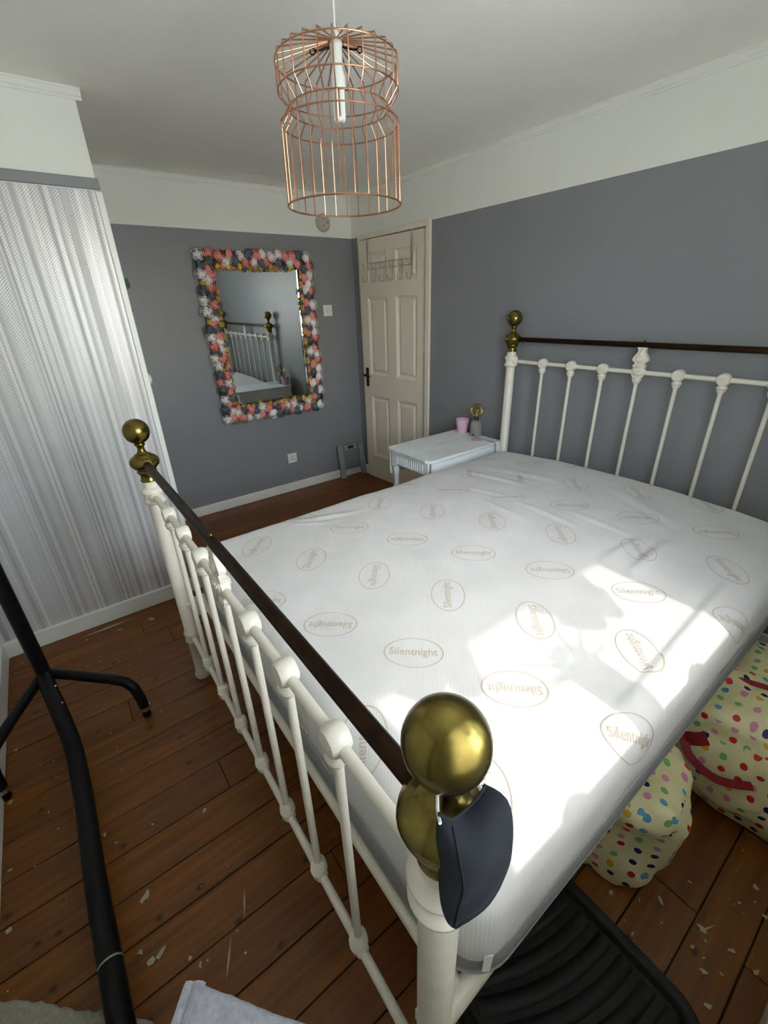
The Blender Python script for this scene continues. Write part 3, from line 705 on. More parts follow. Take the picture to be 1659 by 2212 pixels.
ROSES="1.066,1.867,w 1.138,1.875,p 1.208,1.862,p 1.281,1.871,p 1.365,1.869,w 1.425,1.875,g 1.482,1.872,p 1.534,1.878,w 1.604,1.866,w 1.662,1.88,w 1.709,1.871,p 1.773,1.872,p 1.819,1.877,g 1.888,1.869,w 1.069,1.805,g 1.138,1.826,g 1.257,1.829,w 1.32,1.832,g 1.396,1.823,p 1.465,1.83,w 1.51,1.827,g 1.557,1.828,p 1.656,1.827,g 1.747,1.832,w 1.808,1.823,p 1.902,1.812,p 1.86,1.791,g 1.118,1.776,p 1.062,1.749,w 1.132,1.743,p 1.104,1.711,w 1.112,1.669,p 1.056,1.645,g 1.11,1.613,g 1.056,1.586,w 1.115,1.557,p 1.053,1.513,w 1.109,1.511,g 1.107,1.469,w 1.083,1.428,p 1.05,1.392,g 1.106,1.389,g 1.057,1.345,w 1.114,1.349,p 1.111,1.304,w 1.066,1.28,p 1.115,1.252,w 1.072,1.235,g 1.055,1.195,w 1.113,1.193,p 1.069,1.14,w 1.117,1.076,p 1.065,1.08,g 1.121,1.011,w 1.062,1.022,p 1.071,0.969,g 1.121,0.94,p 1.071,0.889,w 1.127,0.894,g 1.104,0.855,p 1.061,0.815,g 1.114,0.799,w 1.157,0.783,w 1.064,0.743,w 1.118,0.742,p 1.193,0.734,p 1.246,0.734,w 1.318,0.734,w 1.357,0.736,p 1.445,0.734,w 1.572,0.735,g 1.508,0.732,g 1.628,0.734,p 1.206,0.792,g 1.271,0.786,p 1.319,0.775,g 1.361,0.788,w 1.42,0.775,p 1.488,0.785,g 1.536,0.774,p 1.582,0.771,w 1.649,0.782,w 1.704,0.744,w 1.67,0.73,g 1.773,0.738,p 1.786,0.783,w 1.842,0.732,g 1.888,0.745,w 1.906,1.753,w 1.861,1.729,p 1.887,1.687,w 1.86,1.645,w 1.897,1.641,p 1.877,1.602,g 1.859,1.556,p 1.902,1.537,w 1.861,1.498,g 1.895,1.457,p 1.857,1.424,w 1.901,1.403,w 1.863,1.375,g 1.851,1.33,p 1.899,1.331,w 1.863,1.276,g 1.901,1.293,p 1.889,1.212,p 1.853,1.187,w 1.902,1.155,w 1.857,1.139,g 1.905,1.119,p 1.863,1.082,p 1.907,1.045,w 1.862,1.025,g 1.903,0.98,w 1.884,0.936,p 1.845,0.928,w 1.867,0.87,g 1.908,0.867,w 1.851,0.817,p 1.88,0.809,g"
BUDS="1.191,1.802,y 1.266,1.795,y 1.347,1.8,y 1.421,1.795,y 1.501,1.79,y 1.586,1.797,y 1.665,1.794,y 1.744,1.798,y 1.224,1.796,p 1.302,1.795,p 1.383,1.792,g 1.458,1.791,p 1.54,1.792,g 1.624,1.792,p 1.706,1.795,g 1.176,1.857,y 1.11,1.816,y 1.065,1.692,y 1.147,1.597,y 1.145,1.51,y 1.06,1.444,y 1.145,1.424,y 1.146,1.343,y 1.148,1.252,y 1.142,1.161,y 1.092,1.104,y 1.143,1.132,p 1.148,0.98,p 1.146,0.862,y 1.168,0.823,p 1.142,1.664,y 1.155,1.638,p 1.149,1.549,g 1.14,1.467,p 1.148,1.294,g 1.14,1.211,p 1.149,1.095,g 1.142,1.037,y 1.144,0.916,y 1.211,0.822,y 1.29,0.813,y 1.35,0.824,y 1.435,0.815,y 1.508,0.813,y 1.577,0.816,y 1.657,0.825,y 1.74,0.818,y 1.805,0.817,y 1.241,0.768,y 1.839,0.765,y 1.248,0.811,p 1.388,0.806,p 1.475,0.804,p 1.618,0.81,p 1.698,0.813,g 1.316,0.817,g 1.54,0.813,p 1.767,0.788,y 1.176,0.799,y 1.828,1.737,y 1.831,1.764,p 1.826,1.664,y 1.828,1.691,p 1.815,1.635,g 1.823,1.604,p 1.824,1.576,y 1.817,1.55,g 1.823,1.528,p 1.824,1.501,y 1.816,1.474,g 1.826,1.444,p 1.823,1.416,y 1.815,1.388,g 1.821,1.362,p 1.818,1.335,y 1.819,1.305,g 1.816,1.278,p 1.818,1.257,y 1.819,1.224,g 1.821,1.207,p 1.819,1.185,y 1.82,1.153,g 1.822,1.129,p 1.823,1.101,y 1.82,1.077,g 1.823,1.057,p 1.822,1.028,y 1.817,1.004,g 1.823,0.979,p 1.82,0.95,y 1.821,0.917,g 1.827,0.895,p 1.83,0.869,y 1.822,0.84,g"
rr = random.Random(5)
def put_roses(txt, meshes, s0, s1, yy, nm):
    for tok in txt.split():
        a, b_, c = tok.split(','); x, z = float(a), float(b_)
        o = link(nm, rr.choice(meshes[c]) if isinstance(meshes[c], list) else meshes[c], frame)
        o.parent = frame; o.matrix_parent_inverse = Matrix()
        s = rr.uniform(s0, s1); o.scale = (s, s*1.05, s); o.location = (x, yy, z)
        ox = (x-1.485)/.44; oz = (z-1.315)/.58
        o.rotation_mode = 'XYZ'; o.rotation_euler = (rr.uniform(-.25, .25)-.25*oz*(abs(oz) > .8), rr.uniform(0, 6.28), rr.uniform(-.25, .25)+.3*ox*(abs(ox) > .8))
put_roses(ROSES, RM, .038, .043, YF-.030, 'rose'); put_roses(BUDS, BM_, .023, .028, YF-.030, 'rosebud')
bpy.context.view_layer.update()

# ------------------------------------------------------------------ small things on the far wall
sw = thing('light_switch', 'white light switch plate on grey wall beside the rose mirror', 'light switch', (2.062, YF, 1.49))
pl = MB().cbox(2.019, 2.105, YF-.010, YF, 1.447, 1.533, .003).build('plate', M['white_plastic'], sw)
MB().cbox(2.052, 2.072, YF-.016, YF-.009, 1.474, 1.506, .003).build('rocker', M['white_plastic'], sw)
for x in (2.034, 2.090): MB().lathe([(.0035, -.0005), (.0035, .0015)], (x, YF-.0105, 1.49), 8, 'y').build('screw', M['old_plastic'], sw)
so = thing('power_socket', 'white power socket low on the grey wall below the mirror', 'socket', (1.579, YF, .305))
MB().cbox(1.536, 1.622, YF-.010, YF, .262, .348, .003).build('plate', M['white_plastic'], so)
for x, z, a, b_ in ((1.579, .322, .004, .010), (1.566, .296, .009, .005), (1.592, .296, .009, .005)):
    MB().box(x-a/2, x+a/2, YF-.0112, YF-.0095, z-b_/2, z+b_/2).build('pin_hole', M['dark_hole'], so, 0)
MB().cbox(1.600, 1.612, YF-.015, YF-.009, .312, .332, .002).build('rocker', M['white_plastic'], so)
al = thing('smoke_alarm', 'round beige smoke alarm high on the white frieze', 'smoke alarm', (2.08, YF, 2.112))
MB().lathe([(.062, 0), (.062, -.012), (.056, -.022), (.046, -.026), (.044, -.030), (.020, -.033), (.001, -.033)], (2.08, YF, 2.112), 32, 'y').build('body', M['old_plastic'], al)
for q in range(3): MB().lathe([(.006, -.0005), (.006, .003)], (2.08+.026*math.cos(q*2.1), YF-.034, 2.112+.026*math.sin(q*2.1)), 10, 'y').build('vent', M['cable'], al)
kn = thing('cupboard_knob', 'cream cupboard knob just showing past the wallpapered wall edge', 'knob', (BX, 2.63, 1.208))
MB().lathe([(.009, .004), (.009, .016), (.020, .022), (.026, .034), (.024, .046), (.012, .052), (.001, .053)], (BX, 2.63, 1.208), 20, 'x').build('knob', M['porcelain'], kn)
vi = thing('leaf_sprig', 'green leafy sprig peeping past the wallpapered wall edge', 'plant', (BX+.01, 2.50, 1.5))
MB().tube([(BX+.008, 2.53, 1.76), (BX+.010, 2.525, 1.66), (BX+.008, 2.53, 1.56), (BX+.009, 2.54, 1.45)], .0018, 6).build('stem', M['leaf'], vi)
def leaf(mb, base, d, upv, ln, wd, curl=.2, n=5):
    d = Vector(d).normalized(); s_ = d.cross(Vector(upv)).normalized(); nn = s_.cross(d); vs = []; fs = []
    for i in range(n+1):
        t = i/n; wv = wd*math.sin(PI*min(1, .06+.94*t)**.8); c = Vector(base)+d*ln*t+nn*(-curl*ln*t*t)
        vs += [c+s_*wv+nn*wv*.25, c, c-s_*wv+nn*wv*.25]
    for i in range(n):
        for k_ in (0, 1): fs.append((i*3+k_, i*3+k_+1, i*3+k_+4, i*3+k_+3))
    return mb.add(vs, fs)
for p, d, l in (((BX+.008, 2.520, 1.625), (.55, 0, .8), .050), ((BX+.008, 2.545, 1.525), (.6, 0, .3), .026), ((BX+.008, 2.60, 1.60), (.4, .8, .2), .03)):
    leaf(MB(), p, d, (0, -1, .15), l, l*.46).build('leaf', M['leaf'], vi)

# ------------------------------------------------------------------ chrome hook rack over the door
hk = thing('hook_rack', 'chrome wire hook rack hung over the cream door', 'hook rack', (XD, 2.98, 1.68))
hx = XD-.012
for y in (2.742, 3.248):
    MB().add([(hx+dx, y+dy, z) for z in (1.775, 1.992) for dx, dy in ((-.0015, -.006), (.0015, -.006), (.0015, .006), (-.0015, .006))]+[(XD+.03, y-.006, 1.992), (XD+.03, y+.006, 1.992), (XD+.03, y+.006, 1.9895), (XD+.03, y-.006, 1.9895)],
             [(0, 1, 5, 4), (1, 2, 6, 5), (2, 3, 7, 6), (3, 0, 4, 7), (0, 3, 2, 1), (4, 7, 9, 8), (4, 8, 11, 5), (7, 6, 10, 9), (8, 9, 10, 11)]).build('strap', M['chrome'], hk, 0)
for z, xx in ((1.817, hx), (1.777, hx-.002)):
    MB().tube([(xx, 2.735, z), (xx, 3.255, z)], .0022, 8).build('bar', M['chrome'], hk)
for q in range(6):
    y = 2.738+q*.1025
    h_ = MB().tube([(hx-.002, y, 1.822), (hx-.004, y, 1.78), (hx-.006, y, 1.715), (hx-.010, y, 1.698), (hx-.024, y, 1.684), (hx-.044, y, 1.688), (hx-.054, y, 1.702), (hx-.056, y, 1.716)], .0028, 8).build('hook', M['chrome'], hk)
    MB().sell((hx-.056, y, 1.720), (.005, .005, .005), 1, 1, 10, 8).build('hook_tip', M['chrome'], h_)
    MB().tube([(hx-.004, y, 1.777), (hx-.030, y, 1.778), (hx-.042, y, 1.79), (hx-.046, y, 1.806)], .0022, 8).build('upper_hook', M['chrome'], h_)
    MB().sell((hx-.046, y, 1.809), (.0045, .0045, .0045), 1, 1, 10, 8).build('hook_tip', M['chrome'], h_)

hk.matrix_world = DOOR_M @ Matrix.Translation(hk.location)

# ------------------------------------------------------------------ bathroom scale leaning in the corner
bs = thing('bathroom_scale', 'grey glass bathroom scale leaning on the baseboard in the corner', 'scale', (2.18, YF-.06, 0))
def lean(v, h0=.0):
    a = math.radians(8.5); y, z = v[1], v[2]
    return (v[0], YF-.066+y*math.cos(a)+z*math.sin(a), .003+z*math.cos(a)-y*math.sin(a))
def lbox(x0, x1, y0, y1, z0, z1, nm, matl, par, c=.002):
    m_ = MB().cbox(x0, x1, y0, y1, z0, z1, c); m_.v = [lean(v) for v in m_.v]; return m_.build(nm, matl, par, 0)
lbox(2.040, 2.325, 0, .008, .075, .315, 'platform', M['glass_scale'], bs)
for x in (2.035, 2.272): lbox(x, x+.058, -.014, 0, 0, .318, 'side_bar', M['scale_grey'], bs)
sp_ = lbox(2.110, 2.255, -.010, 0, .262, .312, 'display_panel', M['scale_grey'], bs); lbox(2.150, 2.212, -.012, -.009, .273, .302, 'screen', M['screen'], sp_, .0008)

# ------------------------------------------------------------------ bedside drop-leaf table and what stands on it
TZ = .690; TX0, TX1, TY0, TY1 = 1.637, 2.285, 1.778, 2.185
tb = thing('side_table', 'white painted drop-leaf side table beside the bed', 'table', (1.96, 1.98, 0))
c = .030
out = [(TX0+c, TY0), (TX1, TY0), (TX1, TY1), (TX0+c, TY1), (TX0, TY1-c), (TX0, TY0+c)]
m_ = MB().prism(out, TZ-.008, TZ, 'z').prism([(x+(.006 if x < 1.7 else -.006), y+(.005 if y < 2 else -.005)) for x, y in out], TZ-.020, TZ-.008, 'z'); m_.build('table_top', M['table'], tb, 0)
for y0, y1 in ((TY0-.002, TY0+.012), (TY1-.012, TY1+.002)):
    MB().cbox(TX0+.028, TX1-.01, y0, y1, TZ-.185, TZ-.022, .004).build('drop_leaf', M['table'], tb, 0)
for x in (TX0+.045, TX1-.05):
    for y in (TY0+.05, TY1-.05):
        lg = MB().cbox(x-.021, x+.021, y-.021, y+.021, TZ-.125, TZ-.02, .003)
        lg.lathe([(.011, 0), (.014, .03), (.019, .12), (.0215, .26), (.0205, .36), (.016, .40), (.0225, .415), (.0225, .428), (.016, .44), (.0165, .50), (.0205, .53), (.0225, .545), (.0205, .56), (.0205, TZ-.12)], (x, y, 0), 18)
        lg.build('leg', M['table'], tb)
ap = MB().box(TX0+.028, TX0+.040, TY0+.06, TY1-.06, TZ-.105, TZ-.02).build('apron', M['table'], tb, 0)
nfl = 13
for q in range(nfl):
    y = TY0+.082+(TY1-TY0-.164)*q/(nfl-1)
    MB().lathe([(.0062, TZ-.098), (.0062, TZ-.028)], (TX0+.026, y, 0), 8).build('flute', M['table'], ap)
MB().box(TX1-.045, TX1-.033, TY0+.06, TY1-.06, TZ-.105, TZ-.02).build('apron', M['table'], tb, 0)
pot = thing('flower_pot', 'pink ceramic flower pot on the white side table', 'pot', (2.262, 2.105, TZ))
MB().lathe([(.032, TZ), (.034, TZ+.002), (.040, TZ+.045), (.0445, TZ+.072), (.0455, TZ+.074), (.047, TZ+.092), (.0465, TZ+.094), (.042, TZ+.092), (.040, TZ+.07), (.030, TZ+.01), (.001, TZ+.008)], (2.250, 2.100, 0), 32).build('vessel', M['pink_pot'], pot)
tl = thing('table_lamp', 'small concrete lamp with a bare round amber bulb on the side table', 'lamp', (2.264, 1.985, TZ))
lx, ly = 2.262, 1.985
MB().lathe([(.038, TZ), (.040, TZ+.002), (.040, TZ+.078), (.036, TZ+.092), (.025, TZ+.101), (.014, TZ+.103)], (lx, ly, 0), 28).build('base', M['concrete'], tl)
MB().lathe([(.013, TZ+.102), (.013, TZ+.116), (.015, TZ+.118), (.015, TZ+.124), (.011, TZ+.128)], (lx, ly, 0), 18).build('bulb_socket', M['brass'], tl)
pr = [(.011, TZ+.124), (.014, TZ+.130)]
for q in range(1, 13): a = -PI/2+.32+(PI-.32)*q/12; pr.append((max(.046*math.cos(a), .0008), TZ+.170+.046*math.sin(a)))
bl = MB().lathe(pr, (lx, ly, 0), 28, cap=False).build('bulb', M['amber'], tl, 60)
MB().tube([(lx+.012*math.cos(q*1.1), ly+.012*math.sin(q*1.1), TZ+.14+q*.0035) for q in range(18)], .0008, 5).build('filament', M['brass'], bl)
MB().lathe([(.006, TZ+.127), (.005, TZ+.145), (.002, TZ+.16)], (lx, ly, 0), 10).build('filament_stem', M['porcelain'], bl)
MB().tube([(lx-.036, ly-.018, TZ+.012), (lx-.044, ly-.026, TZ+.005), (lx-.048, ly-.06, TZ+.003), (lx-.05, ly-.12, TZ+.003), (lx-.048, 1.79, TZ+.003), (lx-.046, TY0-.006, TZ-.004), (lx-.045, TY0-.010, TZ-.06), (lx-.045, TY0-.010, .35)], .0024, 6).build('cable', M['cable'], tl)
MB().sell((lx-.039, ly-.016, TZ+.013), (.006, .006, .006), 1, 1, 10, 8).build('cable_grommet', M['black_tube'], tl)
co_ = thing('coaster', 'round pale pink coaster in front of the concrete lamp', 'coaster', (2.171, 1.888, TZ))
MB().lathe([(.043, TZ), (.044, TZ+.001), (.044, TZ+.004), (.042, TZ+.005), (.001, TZ+.005)], (2.171, 1.888, 0), 32).build('disc', M['pink_coaster'], co_)

# ------------------------------------------------------------------ navy face mask on the near finial
mk = thing('face_mask', 'navy cotton face mask hung by white elastic on the near brass finial', 'face mask', (.21, .16, .92))
Lp = [(0.172, 0.165, 1.1), (0.162, 0.154, 1.075), (0.161, 0.147, 1.042), (0.16, 0.146, 1.005), (0.163, 0.144, 0.975), (0.174, 0.14, 0.955)]
Rp = [(0.24, 0.17, 1.08), (0.247, 0.145, 1.075), (0.245, 0.134, 1.025), (0.235, 0.129, 0.99), (0.209, 0.131, 0.96), (0.176, 0.139, 0.955)]
def crv(pts, t):
    n = len(pts)-1; i = min(int(t*n), n-1); f = t*n-i
    P = [Vector(pts[max(0, min(n, i+k_))]) for k_ in (-1, 0, 1, 2)]
    return .5*((2*P[1])+(-P[0]+P[2])*f+(2*P[0]-5*P[1]+4*P[2]-P[3])*f*f+(-P[0]+3*P[1]-3*P[2]+P[3])*f**3)
nu, nv = 14, 22; vs = []; nrm = Vector((-.35, -.80, .3)).normalized()
for side in (0, 1):
    for j in range(nv+1):
        v = j/nv; a, b_ = crv(Lp, v), crv(Rp, v)
        for i in range(nu+1):
            u = i/nu; p = a.lerp(b_, u)
            p += nrm*(.014*math.sin(PI*u)*math.sin(PI*min(1, v*1.1+.05)))             # cupped front
            p.z -= .014*math.sin(PI*u)*(1-v)**3                                         # sagging top edge
            if u < .18: p += Vector((.010, .016, 0))*((.18-u)/.18)*math.sin(PI*min(1, v+.12))   # folded-back side
            p += nrm*(.0010*math.sin(u*9+v*14)+.0008*noise.noise(p*60))
            vs.append(p-(nrm*.0022 if side else Vector((0, 0, 0))))
n1 = (nu+1)*(nv+1); fs = []
for j in range(nv):
    for i in range(nu):
        q = j*(nu+1)+i; fs.append((q, q+1, q+nu+2, q+nu+1)); fs.append((n1+q, n1+q+nu+1, n1+q+nu+2, n1+q+1))
for i in range(nu): fs.append((i, n1+i, n1+i+1, i+1)); q = nv*(nu+1)+i; fs.append((q, q+1, n1+q+1, n1+q))
for j in range(nv):
    q = j*(nu+1); fs.append((q, q+nu+1, n1+q+nu+1, n1+q)); q += nu; fs.append((q, n1+q, n1+q+nu+1, q+nu+1))
fab = MB().add(vs, fs).build('fabric', M['navy'], mk, 80)
sg = []
for j in range(1, nv): sg.append(vs[j*(nu+1)+3]+nrm*.0006)
MB().tube(sg, .0011, 5).build('seam', M['navy'], fab)
MB().tube([vs[i]+Vector((0, 0, .0005)) for i in range(nu+1)], .0016, 6).build('hem', M['navy'], fab)
zc = ZBF-.058
for s, a in ((1, Lp[0]), (-1, Rp[0])):
    e0 = Vector(a)+Vector((0, 0, -.003)); ctr = Vector((FX, FY0, zc))
    loop = [e0, e0.lerp(ctr+Vector((-.02*s, -.008, .002)), .55)]
    for q in range(7): th = (PI+.3 if s > 0 else -.3)-s*PI*.9*q/6; loop.append(ctr+Vector((.0145*math.cos(th), .0145*math.sin(th), 0)))
    MB().tube(loop, .0016, 6).build('ear_loop', M['elastic'], mk)
    MB().tube([p+Vector((.0015, .001, -.003)) for p in loop[:3]], .0014, 6).build('ear_loop', M['elastic'], mk)

# ------------------------------------------------------------------ polka dot bags under the bed
def bag(name, label, ctr, half, rot, seed, e1=.42, e2=.45, wr_=.012, n=56, m=34):
    t = thing(name, label, 'bag', (ctr[0], ctr[1], 0), 'polka dot storage bags')
    ca, sa = math.cos(rot), math.sin(rot); mb = MB()
    def fn(q):
        nz = noise.noise(Vector((q.x*9+seed, q.y*9, q.z*9)))+.6*noise.noise(Vector((q.x*22, q.y*22+seed, q.z*22)))
        L = q.length or 1; q2 = q*(1+wr_*nz/L*1.2)
        q2.x += .02*math.sin(q.z*14+seed); q2.z = q2.z*(1 if q2.z > 0 else 1.0)
        if q2.z < -half[2]*.86: q2.z = -half[2]*.86
        return Vector((q2.x*ca-q2.y*sa, q2.x*sa+q2.y*ca, q2.z))
    zc_ = half[2]*.86
    mb.sell((ctr[0], ctr[1], zc_), half, e1, e2, n, m, fn=fn)
    def uvf(co, n):
        x, y = (co.x-ctr[0])*ca+(co.y-ctr[1])*sa, -(co.x-ctr[0])*sa+(co.y-ctr[1])*ca; nx, ny = n.x*ca+n.y*sa, -n.x*sa+n.y*ca
        if n.z > .62: return (x, y)
        return (y+.013, co.z) if abs(nx) > abs(ny) else (x+.31, co.z)
    mb.uv = uvf
    mb.build('bag_body', M['dots'], t, 70); return t
b1 = bag('storage_bag', 'small upright polka dot storage bag under the bed edge', (1.015, .285), (.165, .185, .20), .35, 2.0, .5, .6, .020)
b2 = bag('storage_bag', 'large polka dot storage bag with dark red handles on the floorboards', (1.59, .10), (.27, .24, .205), .12, 5.0, .45, .45, .024)
def strap(pts, w_, par, nm='handle'):
    P = [Vector(crv(pts, i/20)) for i in range(21)]; vs = []; fs = []
    for i, p in enumerate(P):
        t_ = (P[min(i+1, 20)]-P[max(i-1, 0)]).normalized(); s_ = t_.cross(Vector((-.75, -.45, .5))).normalized(); n_ = s_.cross(t_)
        vs += [p+s_*w_, p-s_*w_, p-s_*w_+n_*.003, p+s_*w_+n_*.003]
    for i in range(20):
        for k_ in range(4): fs.append((i*4+k_, i*4+(k_+1) % 4, i*4+4+(k_+1) % 4, i*4+4+k_))
    return MB().add(vs, fs+[(0, 1, 2, 3), (83, 82, 81, 80)]).build(nm, M['red_strap'], par)
strap([(1.275, .205, .285), (1.245, .165, .25), (1.262, .09, .215), (1.33, .01, .215), (1.41, -.07, .235), (1.50, -.14, .30)], .012, b2)
strap([(1.270, .20, .28), (1.275, .17, .30), (1.285, .15, .315)], .020, b2, 'handle_patch')
strap([(1.42, .30, .372), (1.50, .20, .385), (1.55, .10, .388), (1.58, -.02, .380), (1.58, -.12, .34)], .008, b2, 'zip_trim')
strap([(.93, .165, .30), (.915, .17, .27), (.905, .175, .245)], .006, b1, 'handle')

# ------------------------------------------------------------------ black ribbed tray under the bed corner
tr = thing('boot_tray', 'black ribbed rubber tray on the floor under the bed corner', 'tray', (.52, .3, 0))
AX0, AX1, AY0, AY1 = .350, .800, -.115, .44
def rr2(ins, n=8, r0=.085):
    pts = []; r = r0-ins
    for cx, cy, a0 in ((AX1-r0, AY1-r0, 0), (AX0+r0, AY1-r0, PI/2), (AX0+r0, AY0+r0, PI), (AX1-r0, AY0+r0, 1.5*PI)):
        for q in range(n+1): a = a0+PI/2*q/n; pts.append((cx+r*math.cos(a), cy+r*math.sin(a)))
    return pts
lv = [(.012, .001), (0, .004), (0, .022), (.004, .026), (.022, .026), (.027, .022), (.032, .010), (.034, .008)]
vs = []; n = len(rr2(0))
for ins, z in lv: vs += [(x, y, z) for x, y in rr2(ins)]
fs = [(i*n+j, i*n+(j+1) % n, (i+1)*n+(j+1) % n, (i+1)*n+j) for i in range(len(lv)-1) for j in range(n)]+[tuple(range(n))[::-1], tuple(range((len(lv)-1)*n, len(lv)*n))]
MB().add(vs, fs).build('pan', M['rubber'], tr)
for q in range(14):
    y0_ = -.045+q*.056; pts = []
    for k_ in range(26):
        x = .755-k_*.0185; y = y0_+.85*(.77-x)**2
        if x > AX0+.05 and y < AY1-.05 and y > AY0+.045: pts.append((x, y, .0085))
    if len(pts) > 3: MB().tube(pts, .0185, 10, flat=(1, .30)).build('rib', M['rubber'], tr)

# ------------------------------------------------------------------ black clothes rail by the left wall
cr = thing('clothes_rail', 'black tubular clothes rail stand with splayed feet by the papered wall', 'clothes rail', (-.33, 1.5, 0))
def rail_end(hx_, hy_, hz_, dirs, nm):
    MB().tube([(hx_, hy_, hz_-.03), (hx_, hy_, 1.62)], .026, 14).build('upright', M['black_tube'], cr)
    for pts, foot in dirs:
        lgo = MB().tube(pts, .0195, 12).build('leg', M['black_tube'], cr)
        f = pts[-1]
        MB().lathe([(.021, f[2]-.006), (.022, f[2]), (.021, f[2]+.012)], (f[0], f[1], 0), 16).build('collar', M['chrome'], lgo)
        MB().lathe([(.012, 0), (.016, .006), (.014, f[2]-.004)], (f[0], f[1], 0), 14).build('castor', M['black_tube'], lgo)
HB = (-.337, 1.93, .20)
rail_end(*HB, [([HB, (-.23, 1.83, .198), (-.115, 1.715, .195), (-.078, 1.680, .186), (-.058, 1.662, .155), (-.050, 1.655, .10), (-.047, 1.652, .045)], 1),
               ([HB, (-.39, 1.83, .198), (-.455, 1.70, .197), (-.490, 1.63, .192), (-.507, 1.596, .165), (-.511, 1.588, .11), (-.512, 1.585, .045)], 1)], 'a')
MB().tube([(-.24, .10, .10), (-.24, .10, 1.62)], .026, 14).build('upright', M['black_tube'], cr)
MB().tube([(-.337, 1.98, 1.60), (-.236, .05, 1.60)], .018, 12).build('hanging_bar', M['black_tube'], cr)
for x_ in (-.40, -.08):
    MB().tube([(-.24, .10, .12), ((-.24+x_)/2, .10, .12), (x_, .10, .11), (x_, .10, .036 if x_ < -.2 else .0)], .0195, 12).build('leg', M['black_tube'], cr)
bar = [(-.337, 1.90, .20), (-.318, 1.78, .195), (-.300, 1.665, .175), (-.287, 1.56, .135), (-.281, 1.44, .108), (-.277, 1.25, .100), (-.276, 1.04, .098), (-.268, .80, .098), (-.262, .62, .098), (-.25, .3, .105), (-.24, .12, .12)]
MB().tube([crv(bar, i/40) for i in range(41)], .0275, 14).build('base_bar', M['black_tube'], cr)
MB().tube([(-.2685, .818, .098), (-.2683, .813, .098)], .0278, 14).build('tape_mark', M['scale_grey'], cr)
for q, (x, y, z) in enumerate(((-.328, 1.86, .215), (-.312, 1.80, .212), (-.300, 1.70, .200))): MB().sell((x+.012, y, z), (.006, .006, .005), 1, 1, 10, 6).build('bolt', M['chrome'], cr)

# ------------------------------------------------------------------ fleece throw on a low stool, shaggy rug
st = thing('stool', 'dark wooden stool under the grey fleece throw', 'stool', (-.02, .20, 0))
MB().cbox(-.065, .045, .06, .215, .70, .735, .006).build('seat', M['frame_back'], st)
for x in (-.045, .025):
    for y in (.08, .19): MB().lathe([(.010, 0), (.014, .70)], (x, y, 0), 12).build('leg', M['frame_back'], st)
def slab(out, z0, z1, nz_, matl, name, par, seed=0, sub=.012, puff=.006):
    """soft rounded slab over a polygon outline"""
    bm = bmesh.new(); vs_ = [bm.verts.new((x, y, z1)) for x, y in out]; f = bm.faces.new(vs_)
    e = bmesh.ops.extrude_face_region(bm, geom=[f]); 
    for g in e['geom']:
        if isinstance(g, bmesh.types.BMVert): g.co.z = z0
    bmesh.ops.bevel(bm, geom=[x for x in bm.edges], offset=(z1-z0)*.42, segments=3, affect='EDGES', profile=.5)
    bmesh.ops.triangulate(bm, faces=bm.faces)
    for _ in range(7):
        ed = [e_ for e_ in bm.edges if e_.calc_length() > sub*1.6]
        if not ed: break
        bmesh.ops.subdivide_edges(bm, edges=ed, cuts=1); bmesh.ops.triangulate(bm, faces=[f_ for f_ in bm.faces if len(f_.verts) > 3])
    for v in bm.verts:
        nn = noise.noise(Vector((v.co.x*8+seed, v.co.y*8, v.co.z*8)))*puff+noise.noise(Vector((v.co.x*70, v.co.y*70+seed, v.co.z*70)))*nz_
        v.co += Vector((0, 0, 1))*nn if v.co.z > (z0+z1)/2 else Vector((0, 0, 0))
        v.co.x += noise.noise(Vector((v.co.x*60, v.co.y*60, seed+9)))*nz_; v.co.y += noise.noise(Vector((v.co.x*60, v.co.y*60, seed+19)))*nz_
    me = bpy.data.meshes.new(name); bm.to_mesh(me); bm.free(); me.materials.append(matl)
    me.polygons.foreach_set('use_smooth', [True]*len(me.polygons)); return link(name, me, par)
ft = thing('fleece_throw', 'folded pale grey fleece throw with a hemmed edge at the photo bottom', 'throw', (0, .2, .737))
K = .706
slab([(x*K, y*K) for x, y in ((-.092, .492), (-.158, .40), (-.13, .10), (.14, .06), (.19, .15), (.06, .318), (-.06, .455))], .737, .770, .0012, M['fleece'], 'fold', ft, 1, .009)
slab([(x*K, y*K) for x, y in ((-.086, .483), (-.150, .395), (-.125, .12), (.12, .08), (.17, .16), (.05, .308), (-.05, .44))], .769, .800, .0012, M['fleece'], 'fold', ft, 3, .009)
MB().tube([(-.0625, .340, .787), (-.084, .314, .789), (-.106, .280, .789)], .0085, 8, flat=(1, .8)).build('hem', M['fleece'], ft)
MB().tube([(-.054, .333, .790), (-.074, .308, .792), (-.096, .274, .792)], .0075, 8, flat=(1, .8)).build('hem', M['fleece'], ft)
rg = thing('shaggy_rug', 'cream shaggy rug corner on the floorboards under the clothes rail', 'rug', (-.4, .5, 0))
slab([(-.515, .955), (-.44, .90), (-.36, .82), (-.27, .74), (-.20, .66), (-.17, .55), (-.17, .10), (-.515, .05)], .002, .030, .007, M['shag'], 'pile', rg, 4, .010, .008)

